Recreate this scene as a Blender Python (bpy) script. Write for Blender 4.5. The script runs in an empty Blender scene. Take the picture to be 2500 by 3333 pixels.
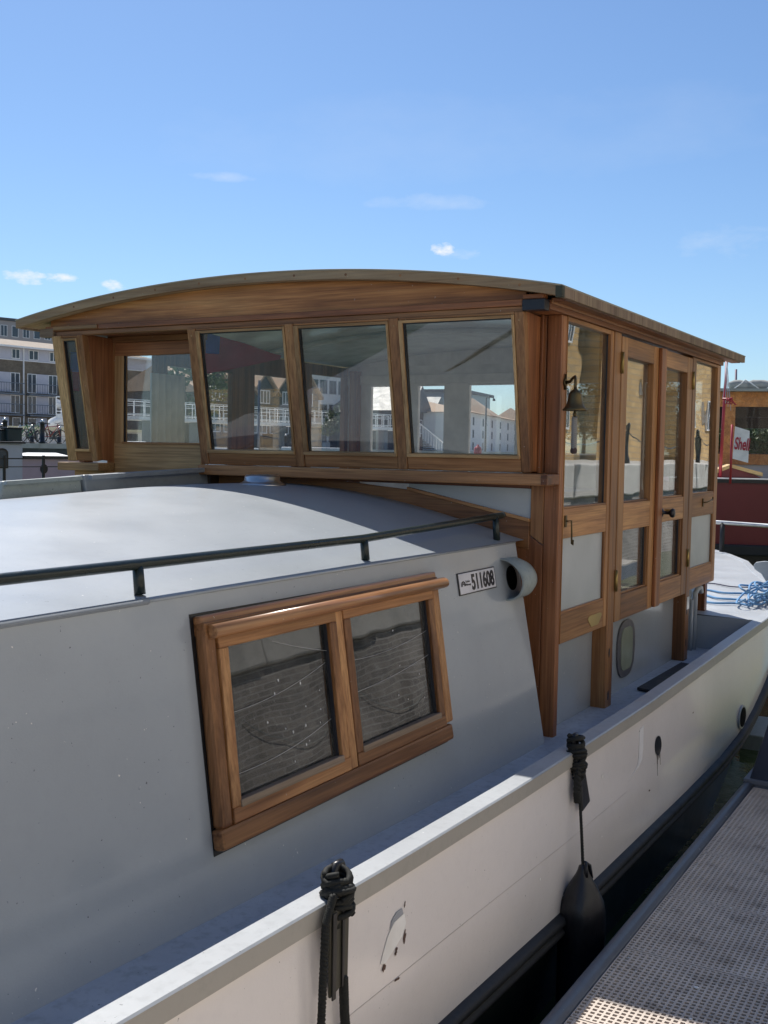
import bpy, math, random
from mathutils import Vector, Matrix
random.seed(7)
D = bpy.data
sc = bpy.context.scene
col = sc.collection
R = math.radians
# ------------------------------------------------------------------ camera
CAM = Vector((0, 0, 1.9))
FPX = 3541.3
RM = Matrix(((0.5011, 0.0404, -0.8644), (-0.8652, 0.0435, -0.4995), (0.0174, 0.9982, 0.0563)))
cd = D.cameras.new('camera'); cam = D.objects.new('camera', cd); col.objects.link(cam)
cd.sensor_fit = 'VERTICAL'; cd.sensor_height = 36; cd.lens = 36 * FPX / 3333
cd.clip_start = 0.05; cd.clip_end = 4000
cx_ = Vector((RM[0][0], RM[1][0], RM[2][0])).normalized()
cz_ = Vector((RM[0][2], RM[1][2], RM[2][2])); cz_ = (cz_ - cx_ * cz_.dot(cx_)).normalized()
cy_ = cz_.cross(cx_)
M = Matrix(((cx_.x, cy_.x, cz_.x), (cx_.y, cy_.y, cz_.y), (cx_.z, cy_.z, cz_.z))).to_4x4()
M.translation = CAM; cam.matrix_world = M
sc.camera = cam
# ------------------------------------------------------------------ light
SUN = Vector((0.46, 0.58, 1.0)).normalized()
SUN_EL = math.asin(SUN.z); SUN_ROT = math.atan2(SUN.x, SUN.y)
sl = D.lights.new('sun', 'SUN'); sl.energy = 4.8; sl.angle = R(0.53); sl.color = (1.0, 0.95, 0.88)
so = D.objects.new('sun', sl); col.objects.link(so)
so.rotation_euler = SUN.to_track_quat('Z', 'Y').to_euler(); so.location = (20, 25, 45)
w = D.worlds.new('World'); sc.world = w; w.use_nodes = True
nt = w.node_tree; nt.nodes.clear()
def N(nt, t, **k):
    n = nt.nodes.new(t)
    for a, b in k.items(): setattr(n, a, b)
    return n
wo = N(nt, 'ShaderNodeOutputWorld'); bg = N(nt, 'ShaderNodeBackground'); sky = N(nt, 'ShaderNodeTexSky')
sky.sky_type = 'NISHITA'; sky.sun_disc = False; sky.sun_elevation = SUN_EL; sky.sun_rotation = SUN_ROT
sky.air_density = 1.0; sky.dust_density = 0.4; sky.ozone_density = 1.8; sky.altitude = 0
bg.inputs[1].default_value = 0.094
# clouds: soft white patches on the sky in fixed compass directions
geo = N(nt, 'ShaderNodeTexCoord')
def sky_dir(az, el):
    return (math.cos(R(el)) * math.cos(R(az)), math.cos(R(el)) * math.sin(R(az)), math.sin(R(el)))
def vmath(op, a=None, b=None):
    n = N(nt, 'ShaderNodeVectorMath', operation=op)
    if a is not None: nt.links.new(a, n.inputs[0])
    if b is not None:
        if isinstance(b, tuple): n.inputs[1].default_value = b
        else: nt.links.new(b, n.inputs[1])
    return n
def fmath(op, a, b=None, clamp=False):
    n = N(nt, 'ShaderNodeMath', operation=op); n.use_clamp = clamp
    for i, v in enumerate((a, b)):
        if v is None: continue
        if isinstance(v, (int, float)): n.inputs[i].default_value = v
        else: nt.links.new(v, n.inputs[i])
    return n.outputs[0]
def cloud(az, el, wa, we, nscale, thr, soft, dens):
    c = Vector(sky_dir(az, el)); e1 = Vector((-math.sin(R(az)), math.cos(R(az)), 0)); e2 = c.cross(e1) * -1
    dx = vmath('DOT_PRODUCT', geo.outputs['Generated'], tuple(e1)).outputs['Value']
    dz = vmath('DOT_PRODUCT', geo.outputs['Generated'], tuple(Vector((c.x, c.y, c.z)).cross(e1))).outputs['Value']
    fr = vmath('DOT_PRODUCT', geo.outputs['Generated'], tuple(c)).outputs['Value']
    q = fmath('ADD', fmath('POWER', fmath('ABSOLUTE', fmath('DIVIDE', dx, math.sin(R(wa)))), 2.0),
              fmath('POWER', fmath('ABSOLUTE', fmath('DIVIDE', dz, math.sin(R(we)))), 2.0))
    m = fmath('SUBTRACT', 1.0, q)
    mp = N(nt, 'ShaderNodeMapping'); mp.inputs['Scale'].default_value = (1, 1, 2.2)
    nt.links.new(geo.outputs['Generated'], mp.inputs[0])
    no = N(nt, 'ShaderNodeTexNoise'); no.inputs['Scale'].default_value = nscale; no.inputs['Detail'].default_value = 7
    no.inputs['Roughness'].default_value = 0.6
    nt.links.new(mp.outputs[0], no.inputs['Vector'])
    s = fmath('ADD', fmath('MULTIPLY', m, 0.55), fmath('MULTIPLY', fmath('SUBTRACT', no.outputs['Fac'], 0.5), 1.9))
    s = fmath('DIVIDE', fmath('SUBTRACT', s, thr), soft, True)
    s = fmath('MULTIPLY', s, fmath('GREATER_THAN', fr, 0.5))
    return fmath('MULTIPLY', s, dens)
masks = [cloud(48.4, 8.2, 1.2, .36, 70, .05, .6, .9), cloud(46.5, 8.3, .8, .26, 80, .05, .6, .9), cloud(44.1, 8.05, .6, .28, 80, .0, .6, .8),
         cloud(27.2, 10.35, .62, .34, 75, -.05, .6, 1.0), cloud(27.6, 12.7, 4.2, .5, 16, .2, 1.1, .38),
         cloud(26.3, 10.1, 1.3, .35, 40, .2, .9, .4), cloud(38.2, 13.6, 2.0, .28, 30, .1, 1.0, .3),
         cloud(12.5, 10.5, 3.0, 1.0, 22, .2, 1.2, .35), cloud(25, 16, 16, 3.0, 5, .1, 1.6, .22)]
tot = masks[0]
for m_ in masks[1:]: tot = fmath('MAXIMUM', tot, m_)
mx = N(nt, 'ShaderNodeMixRGB'); mx.inputs[2].default_value = (8.2, 8.4, 8.6, 1)
tn = N(nt, 'ShaderNodeMixRGB'); tn.blend_type = 'MULTIPLY'; tn.inputs[0].default_value = 1; tn.inputs[2].default_value = (.755, .915, 1.09, 1)
nt.links.new(sky.outputs[0], tn.inputs[1])
nt.links.new(tot, mx.inputs[0]); nt.links.new(tn.outputs[0], mx.inputs[1])
nt.links.new(mx.outputs[0], bg.inputs[0]); nt.links.new(bg.outputs[0], wo.inputs[0])
sc.view_settings.view_transform = 'Standard'; sc.view_settings.look = 'None'
sc.view_settings.exposure = 0.3; sc.view_settings.gamma = 1
sc.cycles.max_bounces = 10; sc.cycles.transparent_max_bounces = 24
sc.cycles.caustics_reflective = False; sc.cycles.caustics_refractive = False

# ------------------------------------------------------------------ helpers
def at(px, py, d):
    """point seen at photo pixel (px,py) at horizontal distance d: used only to survey positions"""
    c = Vector((px - 1250, -(py - 1666.5), -FPX)); r = M.to_3x3() @ c
    return CAM + r * (d / math.hypot(r.x, r.y))
class MB:
    def __init__(s, f=None): s.v = []; s.f = []; s.sm = []; s.t = f
    def V(s, p):
        p = s.t(*p) if s.t else p
        s.v.append(tuple(p)); return len(s.v) - 1
    def F(s, *i, sm=False): s.f.append(tuple(i)); s.sm.append(sm)
    def box(s, x0, x1, y0, y1, z0, z1):
        a = [s.V(p) for p in ((x0,y0,z0),(x1,y0,z0),(x1,y1,z0),(x0,y1,z0),(x0,y0,z1),(x1,y0,z1),(x1,y1,z1),(x0,y1,z1))]
        for q in ((3,2,1,0),(4,5,6,7),(0,1,5,4),(1,2,6,5),(2,3,7,6),(3,0,4,7)): s.F(*[a[i] for i in q])
        return s
    def hexa(s, pts):
        a = [s.V(p) for p in pts]
        for q in ((3,2,1,0),(4,5,6,7),(0,1,5,4),(1,2,6,5),(2,3,7,6),(3,0,4,7)): s.F(*[a[i] for i in q])
        return s
    def prism(s, poly, off):
        """polygon (3-D points) extruded by vector off"""
        n = len(poly); o = Vector(off)
        a = [s.V(p) for p in poly]; b = [s.V(tuple(Vector(p) + o)) for p in poly]
        s.F(*a); s.F(*reversed(b))
        for i in range(n): s.F(a[i], b[i], b[(i+1) % n], a[(i+1) % n])
        return s
    def tube(s, pts, r, n=10, cap=True):
        pts = [Vector(p) for p in pts]; rings = []; k = len(pts)
        rr = r if isinstance(r, (list, tuple)) else [r] * k
        up = None
        for i, p in enumerate(pts):
            t = (pts[min(i+1, k-1)] - pts[max(i-1, 0)]).normalized()
            if up is None:
                up = Vector((0,0,1)) if abs(t.z) < .9 else Vector((1,0,0))
            a = t.cross(up).normalized(); b = a.cross(t).normalized(); up = b
            rings.append([s.V(tuple(p + (a*math.cos(2*math.pi*j/n) + b*math.sin(2*math.pi*j/n))*rr[i])) for j in range(n)])
        for i in range(k-1):
            for j in range(n): s.F(rings[i][j], rings[i][(j+1)%n], rings[i+1][(j+1)%n], rings[i+1][j], sm=True)
        if cap: s.F(*reversed(rings[0])); s.F(*rings[-1])
        return s
    def lathe(s, c, prof, n=24, axis='z'):
        c = Vector(c); rings = []
        for r, h in prof:
            rg = []
            for j in range(n):
                a = 2*math.pi*j/n; u, v = r*math.cos(a), r*math.sin(a)
                p = {'z': (u, v, h), 'x': (h, u, v), 'y': (u, h, v)}[axis]
                rg.append(s.V(tuple(c + Vector(p))))
            rings.append(rg)
        for i in range(len(rings)-1):
            for j in range(n): s.F(rings[i][j], rings[i][(j+1)%n], rings[i+1][(j+1)%n], rings[i+1][j], sm=True)
        s.F(*reversed(rings[0])); s.F(*rings[-1])
        return s
    def grid(s, fn, nu, nv, sm=True):
        g = [[s.V(fn(i/nu, j/nv)) for j in range(nv+1)] for i in range(nu+1)]
        for i in range(nu):
            for j in range(nv): s.F(g[i][j], g[i+1][j], g[i+1][j+1], g[i][j+1], sm=sm)
        return s
WO = {}
def obj(name, mb, mat, parent=None, bevel=0, solid=0, recalc=True):
    vs = [Vector(v) for v in mb.v]
    lo = Vector([min(v[i] for v in vs) for i in range(3)]); hi = Vector([max(v[i] for v in vs) for i in range(3)])
    c = (lo + hi) / 2; 
    if parent is None: c.z = lo.z
    me = D.meshes.new(name); me.from_pydata([tuple(v - c) for v in vs], [], mb.f)
    me.polygons.foreach_set('use_smooth', mb.sm)
    if recalc:
        import bmesh
        b = bmesh.new(); b.from_mesh(me); bmesh.ops.recalc_face_normals(b, faces=b.faces); b.to_mesh(me); b.free()
    me.update()
    if mat: me.materials.append(mat)
    o = D.objects.new(name, me); col.objects.link(o)
    if parent:
        o.parent = parent; o.location = c - WO[parent.name]
    else: o.location = c
    WO[o.name] = c
    if solid:
        m = o.modifiers.new('s', 'SOLIDIFY'); m.thickness = solid; m.offset = 0
    if bevel:
        m = o.modifiers.new('b', 'BEVEL'); m.width = bevel; m.segments = 2; m.limit_method = 'ANGLE'; m.angle_limit = R(40)
    return o
def thing(name, loc, label, cat, group=None):
    o = D.objects.new(name, None); col.objects.link(o); o.location = loc; o.empty_display_size = .2
    WO[o.name] = Vector(loc); return tag(o, label, cat, group)
def tag(o, label, cat, group=None):
    o['label'] = label; o['category'] = cat
    if group: o['group'] = group
    return o
def struct(name, mb, mat, **k):
    o = obj(name, mb, mat, **k); o['kind'] = 'structure'; return o
def bx(*a): return MB().box(*a)
def copy_tree(o, parent=None):
    c = o.copy(); col.objects.link(c); c.parent = parent
    for ch in list(o.children): copy_tree(ch, c)
    return c

# ------------------------------------------------------------------ materials
def mat(name):
    m = D.materials.new(name); m.use_nodes = True; t = m.node_tree
    b = t.nodes['Principled BSDF']; return m, t, b
def setp(b, **k):
    for a, v in k.items(): b.inputs[a.replace('_', ' ')].default_value = v
def ramp(t, fac, stops):
    r = N(t, 'ShaderNodeValToRGB'); t.links.new(fac, r.inputs[0]); e = r.color_ramp.elements
    while len(e) < len(stops): e.new(.5)
    for i, (p, c) in enumerate(stops): e[i].position = p; e[i].color = (*c, 1)
    return r.outputs[0]
def noise(t, vec, scale, detail=4, rough=.55, dist=0):
    n = N(t, 'ShaderNodeTexNoise'); n.inputs['Scale'].default_value = scale; n.inputs['Detail'].default_value = detail
    n.inputs['Roughness'].default_value = rough; n.inputs['Distortion'].default_value = dist
    if vec is not None: t.links.new(vec, n.inputs['Vector'])
    return n.outputs['Fac']
def coords(t, scale=(1,1,1), rand=True):
    tc = N(t, 'ShaderNodeTexCoord'); mp = N(t, 'ShaderNodeMapping'); mp.inputs['Scale'].default_value = scale
    if rand:
        oi = N(t, 'ShaderNodeObjectInfo'); ml = N(t, 'ShaderNodeVectorMath', operation='SCALE')
        cb = N(t, 'ShaderNodeCombineXYZ')
        for i in range(3): t.links.new(oi.outputs['Random'], cb.inputs[i])
        t.links.new(cb.outputs[0], ml.inputs[0]); ml.inputs['Scale'].default_value = 31.0
        ad = N(t, 'ShaderNodeVectorMath', operation='ADD')
        t.links.new(tc.outputs['Object'], ad.inputs[0]); t.links.new(ml.outputs[0], ad.inputs[1])
        t.links.new(ad.outputs[0], mp.inputs[0])
    else: t.links.new(tc.outputs['Object'], mp.inputs[0])
    return mp.outputs[0]
def mixc(t, fac, a, b, mode='MIX'):
    n = N(t, 'ShaderNodeMixRGB'); n.blend_type = mode
    for i, v in enumerate((fac, a, b)):
        if isinstance(v, (int, float)): n.inputs[i].default_value = v
        elif isinstance(v, tuple): n.inputs[i].default_value = (*v, 1)
        else: t.links.new(v, n.inputs[i])
    return n.outputs[0]
def bump(t, b, h, strength=.3, dist=.01):
    n = N(t, 'ShaderNodeBump'); n.inputs['Strength'].default_value = strength; n.inputs['Distance'].default_value = dist
    t.links.new(h, n.inputs['Height']); t.links.new(n.outputs[0], b.inputs['Normal'])
def wood(name, axis, dark, mid, light, rough=.42, coat=.10, weather=0.0):
    m, t, b = mat(name)
    s1 = [9, 9, 9]; s1['xyz'.index(axis)] = .55
    s2 = [90, 90, 90]; s2['xyz'.index(axis)] = 2.2
    v1 = coords(t, tuple(s1)); v2 = coords(t, tuple(s2)); v0 = coords(t, (1.3, 1.3, 1.3))
    big = noise(t, v1, 1.0, 5, .62, .5); fine = noise(t, v2, 1.0, 3, .6); patch = noise(t, v0, 1.2, 2)
    c = ramp(t, big, [(.26, dark), (.5, mid), (.74, light)])
    f = ramp(t, fine, [(.28, (.52, .47, .42)), (.6, (1.06, 1.05, 1.04))])
    c = mixc(t, .8, c, f, 'MULTIPLY')
    oi = N(t, 'ShaderNodeObjectInfo')
    tone = ramp(t, oi.outputs['Random'], [(0, (.66, .60, .56)), (.35, (.88, .86, .84)), (.65, (1.04, 1.04, 1.03)), (1, (1.25, 1.22, 1.16))])
    c = mixc(t, 1.0, c, tone, 'MULTIPLY')
    pt = ramp(t, patch, [(.3, (.66, .62, .58)), (.7, (1.15, 1.15, 1.15))])
    c = mixc(t, .8, c, pt, 'MULTIPLY')
    s3 = [26, 26, 26]; s3['xyz'.index(axis)] = .9
    dk = noise(t, coords(t, tuple(s3)), 1.0, 4, .65, .3)
    c = mixc(t, .55, c, ramp(t, dk, [(.30, (.38, .33, .30)), (.44, (1, 1, 1))]), 'MULTIPLY')
    sp = noise(t, coords(t, (1, 1, 1)), 60, 2, .7)
    spm = ramp(t, sp, [(.745, (0,0,0)), (.77, (1,1,1))])
    c = mixc(t, spm, c, (.5, .46, .4))
    if weather:
        g = ramp(t, noise(t, v1, 1.7, 6, .7), [(.35, (0,0,0)), (.65, (1,1,1))])
        gm = N(t, 'ShaderNodeMath', operation='MULTIPLY'); t.links.new(g, gm.inputs[0]); gm.inputs[1].default_value = weather
        c = mixc(t, gm.outputs[0], c, (.46, .37, .24))
    t.links.new(c, b.inputs['Base Color'])
    rr = N(t, 'ShaderNodeMapRange'); t.links.new(big, rr.inputs[0]); rr.inputs[3].default_value = rough - .08; rr.inputs[4].default_value = rough + .16
    t.links.new(rr.outputs[0], b.inputs['Roughness'])
    setp(b, Coat_Weight=coat, Coat_Roughness=.2, Specular_IOR_Level=.35)
    bump(t, b, fine, .25, .004)
    return m
WC = dict(dark=(.17, .070, .028), mid=(.38, .188, .078), light=(.58, .335, .15))
WD = {a: wood('varnished_teak_' + a, a, **WC) for a in 'xyz'}
WR = {a: wood('red_mahogany_' + a, a, (.11, .040, .018), (.29, .118, .050), (.43, .20, .09)) for a in 'xyz'}
WL = {a: wood('pale_oak_' + a, a, (.30, .175, .075), (.48, .30, .14), (.60, .41, .21), rough=.5, coat=.1) for a in 'xyz'}
WW = {a: wood('weathered_oak_' + a, a, (.27, .165, .08), (.47, .32, .175), (.64, .47, .28), rough=.65, coat=0, weather=.5) for a in 'xyz'}
WG = {a: wood('greyed_end_grain_' + a, a, (.14, .10, .075), (.27, .20, .155), (.40, .315, .25), rough=.75, coat=0, weather=.4) for a in 'xyz'}
def paint(name, c, rough=.35, var=.12, bscale=7, bstr=.12, dirt=.25, spots=.0, coat=0.0, spec=.5, streak=False):
    m, t, b = mat(name)
    v = coords(t, (1, 1, 1), False)
    n1 = noise(t, v, 1.7, 5, .6); n2 = noise(t, v, 28, 4, .6)
    c1 = tuple(x * (1 - var) for x in c); c2 = tuple(min(1, x * (1 + var)) for x in c)
    cc = ramp(t, n1, [(.3, c1), (.7, c2)])
    g = ramp(t, n2, [(.32, tuple(1 - dirt * .6 for _ in c)), (.5, (1, 1, 1))])
    cc = mixc(t, .6, cc, g, 'MULTIPLY')
    if streak:
        vs = coords(t, (16, 16, 1.1), False); st = noise(t, vs, 1, 4, .6)
        sg = ramp(t, st, [(.3, (.84, .82, .79)), (.55, (1, 1, 1))])
        cc = mixc(t, .55, cc, sg, 'MULTIPLY')
    if spots:
        vo = noise(t, v, 95, 2, .5); s = ramp(t, vo, [(.76 - spots*.05, (0,0,0)), (.78 - spots*.05, (1,1,1))])
        cc = mixc(t, s, cc, tuple(x * .35 for x in c))
        v2 = noise(t, v, 61, 2, .5); s2 = ramp(t, v2, [(.76, (0,0,0)), (.775, (1,1,1))])
        cc = mixc(t, s2, cc, (.75, .74, .7))
    t.links.new(cc, b.inputs['Base Color'])
    mr = N(t, 'ShaderNodeMapRange'); t.links.new(n1, mr.inputs[0]); mr.inputs[3].default_value = rough * .75; mr.inputs[4].default_value = rough * 1.3
    t.links.new(mr.outputs[0], b.inputs['Roughness'])
    setp(b, Coat_Weight=coat, Specular_IOR_Level=spec)
    hb = mixc(t, .12, noise(t, v, bscale, 2, .5), noise(t, v, 140, 2, .6))
    bump(t, b, hb, bstr, .02)
    return m
def plain(name, c, rough=.5, metal=0, **k):
    m, t, b = mat(name); v = coords(t, (1,1,1))
    n1 = noise(t, v, 6, 4)
    cc = ramp(t, n1, [(.3, tuple(x*.82 for x in c)), (.7, tuple(min(1, x*1.12) for x in c))])
    t.links.new(cc, b.inputs['Base Color']); setp(b, Roughness=rough, Metallic=metal, **k)
    return m
P_ROOF = paint('pale_grey_deck_paint', (.295, .325, .35), .36, .03, 1.6, .12, .12, spots=.4)
P_CAB = paint('grey_steel_paint', (.37, .405, .44), .19, .045, 1.3, .14, .05, coat=.25, spots=.2)
P_CAP = paint('white_grey_gunwale_paint', (.42, .44, .455), .38, .08, 9, .12, .25, spots=.5)
P_FAS = paint('warm_grey_band_paint', (.40, .385, .35), .35, .06, 5, .1, .2)
P_DECK = paint('blue_grey_side_deck_paint', (.44, .47, .52), .5, .18, 9, .15, .55, spots=.6)
P_HULL = paint('off_white_hull_enamel', (.86, .82, .80), .14, .03, 2.6, .2, .06, spots=.1, coat=.3)
P_BLACK = paint('black_hull_paint', (.010, .015, .017), .4, .3, 5, .2, .3, spec=.3)
P_STRAKE = paint('dark_grey_strake_paint', (.016, .018, .022), .6, .3, 9, .3, .3)
P_GREEN = paint('very_dark_green_rail_paint', (.012, .020, .017), .28, .3, 30, .15, .2)
P_LGREY = paint('light_grey_hatch_paint', (.30, .34, .33), .5, .15, 8, .2, .4, spots=.8)
P_HATCH = paint('slate_grey_hatch_paint', (.25, .28, .31), .45, .1, 8, .15, .3)
CORNER = plain('black_iron_strap', (.018, .02, .028), .45)
INTER_W = plain('cream_interior_paint', (.80, .80, .79), .35)
INTER_G = plain('pale_ceiling_boards', (.62, .65, .62), .22)
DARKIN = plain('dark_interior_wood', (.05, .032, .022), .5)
BRASS = plain('aged_brass', (.13, .095, .045), .45, .8)
BRASSL = plain('worn_brass', (.42, .30, .11), .35, .85)
CHROME = plain('chrome', (.62, .60, .57), .28, 1.0)
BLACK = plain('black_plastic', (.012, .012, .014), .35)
RUBBER = paint('black_rubber', (.012, .013, .017), .34, .5, 14, .25, .8, spots=.7)
ROPEB = plain('black_rope_fibre', (.012, .013, .011), .8)
STRAPM = plain('worn_olive_strap', (.055, .052, .038), .5)
WHITE = plain('white_paint', (.82, .82, .80), .4)
def glass(name, tint=(.92, .95, .94), boost=1.0, wob=.35, rough=0.0, dust=.03):
    m = D.materials.new(name); m.use_nodes = True; t = m.node_tree; t.nodes.clear()
    o = N(t, 'ShaderNodeOutputMaterial'); tr = N(t, 'ShaderNodeBsdfTransparent'); tr.inputs[0].default_value = (*tint, 1)
    gl = N(t, 'ShaderNodeBsdfGlossy'); gl.inputs['Roughness'].default_value = rough; gl.inputs[0].default_value = (1, 1, 1, 1)
    fr = N(t, 'ShaderNodeFresnel'); ge = N(t, 'ShaderNodeNewGeometry'); mr_ = N(t, 'ShaderNodeMapRange')
    mr_.inputs[3].default_value = 1.5; mr_.inputs[4].default_value = 1/1.5
    t.links.new(ge.outputs['Backfacing'], mr_.inputs[0]); t.links.new(mr_.outputs[0], fr.inputs[0])
    mu = N(t, 'ShaderNodeMath', operation='MULTIPLY'); mu.use_clamp = True; mu.inputs[1].default_value = boost
    t.links.new(fr.outputs[0], mu.inputs[0])
    mix = N(t, 'ShaderNodeMixShader'); t.links.new(mu.outputs[0], mix.inputs[0]); t.links.new(tr.outputs[0], mix.inputs[1]); t.links.new(gl.outputs[0], mix.inputs[2])
    df = N(t, 'ShaderNodeBsdfDiffuse'); df.inputs[0].default_value = (.6, .6, .58, 1)
    v = coords(t, (1, 1, 1))
    dn = noise(t, coords(t, (1, 1, .35)), 4.5, 7, .75, .6); sp = noise(t, v, 70, 2, .6)
    a = ramp(t, dn, [(.38, (0,0,0)), (.72, (dust, dust, dust))]); s = ramp(t, sp, [(.75, (0,0,0)), (.77, (.45,.45,.45))])
    ds = mixc(t, 1.0, a, s, 'ADD')
    mix2 = N(t, 'ShaderNodeMixShader'); t.links.new(ds, mix2.inputs[0]); t.links.new(mix.outputs[0], mix2.inputs[1]); t.links.new(df.outputs[0], mix2.inputs[2])
    bp = N(t, 'ShaderNodeBump'); bp.inputs['Strength'].default_value = wob; bp.inputs['Distance'].default_value = .002
    t.links.new(noise(t, v, 2.6, 1, .4), bp.inputs['Height'])
    t.links.new(bp.outputs[0], gl.inputs['Normal'])
    t.links.new(mix2.outputs[0], o.inputs[0])
    return m
GLASS = glass('window_glass', (.985, .99, .985), boost=1.45)
GLASSS = glass('double_glazing', (.80, .82, .81), boost=1.75, wob=.7)
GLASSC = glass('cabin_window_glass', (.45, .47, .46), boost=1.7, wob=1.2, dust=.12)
def frosted():
    m, t, b = mat('milky_panel'); v = coords(t, (1,1,1))
    c = ramp(t, noise(t, v, 3, 5), [(.3, (.43, .46, .47)), (.7, (.50, .53, .54))])
    t.links.new(c, b.inputs['Base Color']); setp(b, Roughness=.22); return m
FROST = frosted()

# ================================================================== THE BARGE
def lerp(tab, x):
    if x <= tab[0][0]: return tab[0][1]
    for (a, u), (b, v) in zip(tab, tab[1:]):
        if x <= b: return u + (v - u) * (x - a) / (b - a)
    return tab[-1][1]
GZ = [(-6,1.12),(-3,.93),(0,.77),(1.4,.708),(2.8,.664),(3.8,.644),(4.6,.637),(5.4,.636),(6.6,.655),(7.7,.677),(8.6,.69),(15,.70)]
GY = [(-6,2.2),(-4,1.75),(-2,1.6),(0,1.56),(8.6,1.56),(9.6,1.62),(10.7,1.88),(11.8,2.26),(13.0,2.62),(13.9,3.05),(14.3,3.3),(14.6,3.72)]
SZ = [(-6,.40),(-2,.22),(1,.09),(3.3,.036),(4.2,.006),(5.4,-.006),(6.1,-.015),(7.0,-.012),(7.5,.018),(7.8,.06),(8.1,.125),(8.36,.205),(8.7,.28),(9.2,.35),(10,.42),(14.6,.5)]
SY = [(-6,2.3),(-4,1.8),(-2,1.6),(0,1.535),(8.4,1.535),(9,1.575),(9.6,1.68),(10.4,1.95),(12,2.8),(14.6,3.72)]
DZ = [(-6,.85),(-1,.62),(1.75,.52),(2.1,.51),(3.6,.463),(4.85,.437),(5.3,.434),(6.9,.427),(8.4,.43)]
YC = 3.72
barge = thing('houseboat', (4.5, YC, -.42), 'large grey and white steel barge houseboat with wooden wheelhouse, moored beside the grated pontoon', 'houseboat')
XS = [-6 + i*.25 for i in range(83)]; XS = [x for x in XS if x <= 14.6] 
def mir(y, s): return y if s > 0 else 2*YC - y
def strip(rows, xs=XS, both=True):
    """rows: list of functions x->(y,z); mirrored about the centre line"""
    mb = MB()
    for s in ((1, -1) if both else (1,)):
        g = [[mb.V((x, mir(r(x)[0], s), r(x)[1])) for r in rows] for x in xs]
        for i in range(len(xs)-1):
            for j in range(len(rows)-1): mb.F(g[i][j], g[i+1][j], g[i+1][j+1], g[i][j+1], sm=True)
    return mb
gz = lambda x: lerp(GZ, x); gy = lambda x: min(lerp(GY, x), YC)
sz = lambda x: lerp(SZ, x); sy = lambda x: min(lerp(SY, x), YC)
def yc(v): return min(v, YC)
# hull side (white), from under the gunwale band to the strake, in several rows
def hrow(k):
    def f(x):
        y0, z0 = gy(x) + .013, gz(x) - .058; y1, z1 = sy(x) + .01, sz(x) - .01
        return (yc(y0 + (y1 - y0) * k - .012*math.sin(math.pi*k)), z0 + (z1 - z0) * k)
    return f
obj('hull_side', strip([hrow(i/6) for i in range(7)]), P_HULL, barge, recalc=False)
# black bottom
def brow(k):
    def f(x):
        y0, z0 = sy(x) + .012, sz(x) - .08
        tuck = .02 + .10 * k + max(0, x - 7) * .22 * k
        return (yc(y0 + tuck), z0 + (-.9 - z0) * k)
    return f
obj('hull_bottom', strip([brow(i/6) for i in range(7)]), P_BLACK, barge, recalc=False)
def ring(cy, cz, ry, rz, n=8):
    return [(lambda x, a=a: (yc(cy(x) + ry*math.cos(a)), cz(x) + rz*math.sin(a))) for a in [math.pi*.5 + math.pi*i/n for i in range(n+1)]]
obj('rubbing_strake', strip([lambda x: (yc(sy(x)+.01), sz(x))] + [lambda x: (yc(sy(x)-.022), sz(x)-.006), lambda x: (yc(sy(x)-.028), sz(x)-.02), lambda x: (yc(sy(x)-.028), sz(x)-.032), lambda x: (yc(sy(x)), sz(x)-.05), lambda x: (yc(sy(x)-.016), sz(x)-.056), lambda x: (yc(sy(x)-.026), sz(x)-.066), lambda x: (yc(sy(x)-.02), sz(x)-.082), lambda x: (yc(sy(x)+.014), sz(x)-.09)]), P_STRAKE, barge, recalc=False)
# gunwale: cap (top) and outer fascia band
gcp = obj('gunwale_cap', strip([lambda x: (yc(gy(x)+.001), gz(x)-.006), lambda x: (yc(gy(x)+.007), gz(x)), lambda x: (yc(gy(x)+.078), gz(x)+.001), lambda x: (yc(gy(x)+.083), gz(x)-.006), lambda x: (yc(gy(x)+.083), gz(x)-.03), lambda x: (yc(gy(x)+.03), gz(x)-.03)]), P_CAP, barge, recalc=False)
gbd = obj('gunwale_band', strip([lambda x: (yc(gy(x)), gz(x)-.004), lambda x: (yc(gy(x)-.001), gz(x)-.058), lambda x: (yc(gy(x)+.03), gz(x)-.062)]), P_FAS, barge, recalc=False)
for o_ in (gcp, gbd):
    for p_ in o_.data.polygons: p_.use_smooth = False
XD = [x for x in XS if x <= 8.3] + [8.38]
obj('bulwark_inside', strip([lambda x: (gy(x)+.05, gz(x)-.02), lambda x: (gy(x)+.05, lerp(DZ, x)-.02)], XD), P_DECK, barge, recalc=False)
obj('side_deck', strip([lambda x: (gy(x)+.04, lerp(DZ, x)), lambda x: (1.85, lerp(DZ, x)+.002), lambda x: (2.12, lerp(DZ, x)+.003)], XD), P_DECK, barge, recalc=False)
# after deck (sunlit) and its step down to the side deck
mb = MB(); xa = [8.38] + [8.5 + i*.25 for i in range(24)]
g = []
for x in xa:
    y0 = yc(gy(x) + .06); y1 = 2*YC - y0
    g.append([mb.V((x, y0 + (y1-y0)*k/8, gz(x) - .004 + .03*math.sin(math.pi*k/8)*min(1, (14.3-x)/2))) for k in range(9)])
for i in range(len(xa)-1):
    for j in range(8): mb.F(g[i][j], g[i+1][j], g[i+1][j+1], g[i][j+1], sm=True)
obj('after_deck', mb, P_CAP, barge, recalc=False)
for s in (1, -1):
    obj('deck_step_bulkhead', MB().prism([(8.38, mir(1.62, s), .40), (8.38, mir(2.12, s), .40), (8.38, mir(2.12, s), .684), (8.38, mir(1.62, s), .684)], (.012, 0, 0)), P_CAB, barge)

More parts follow.
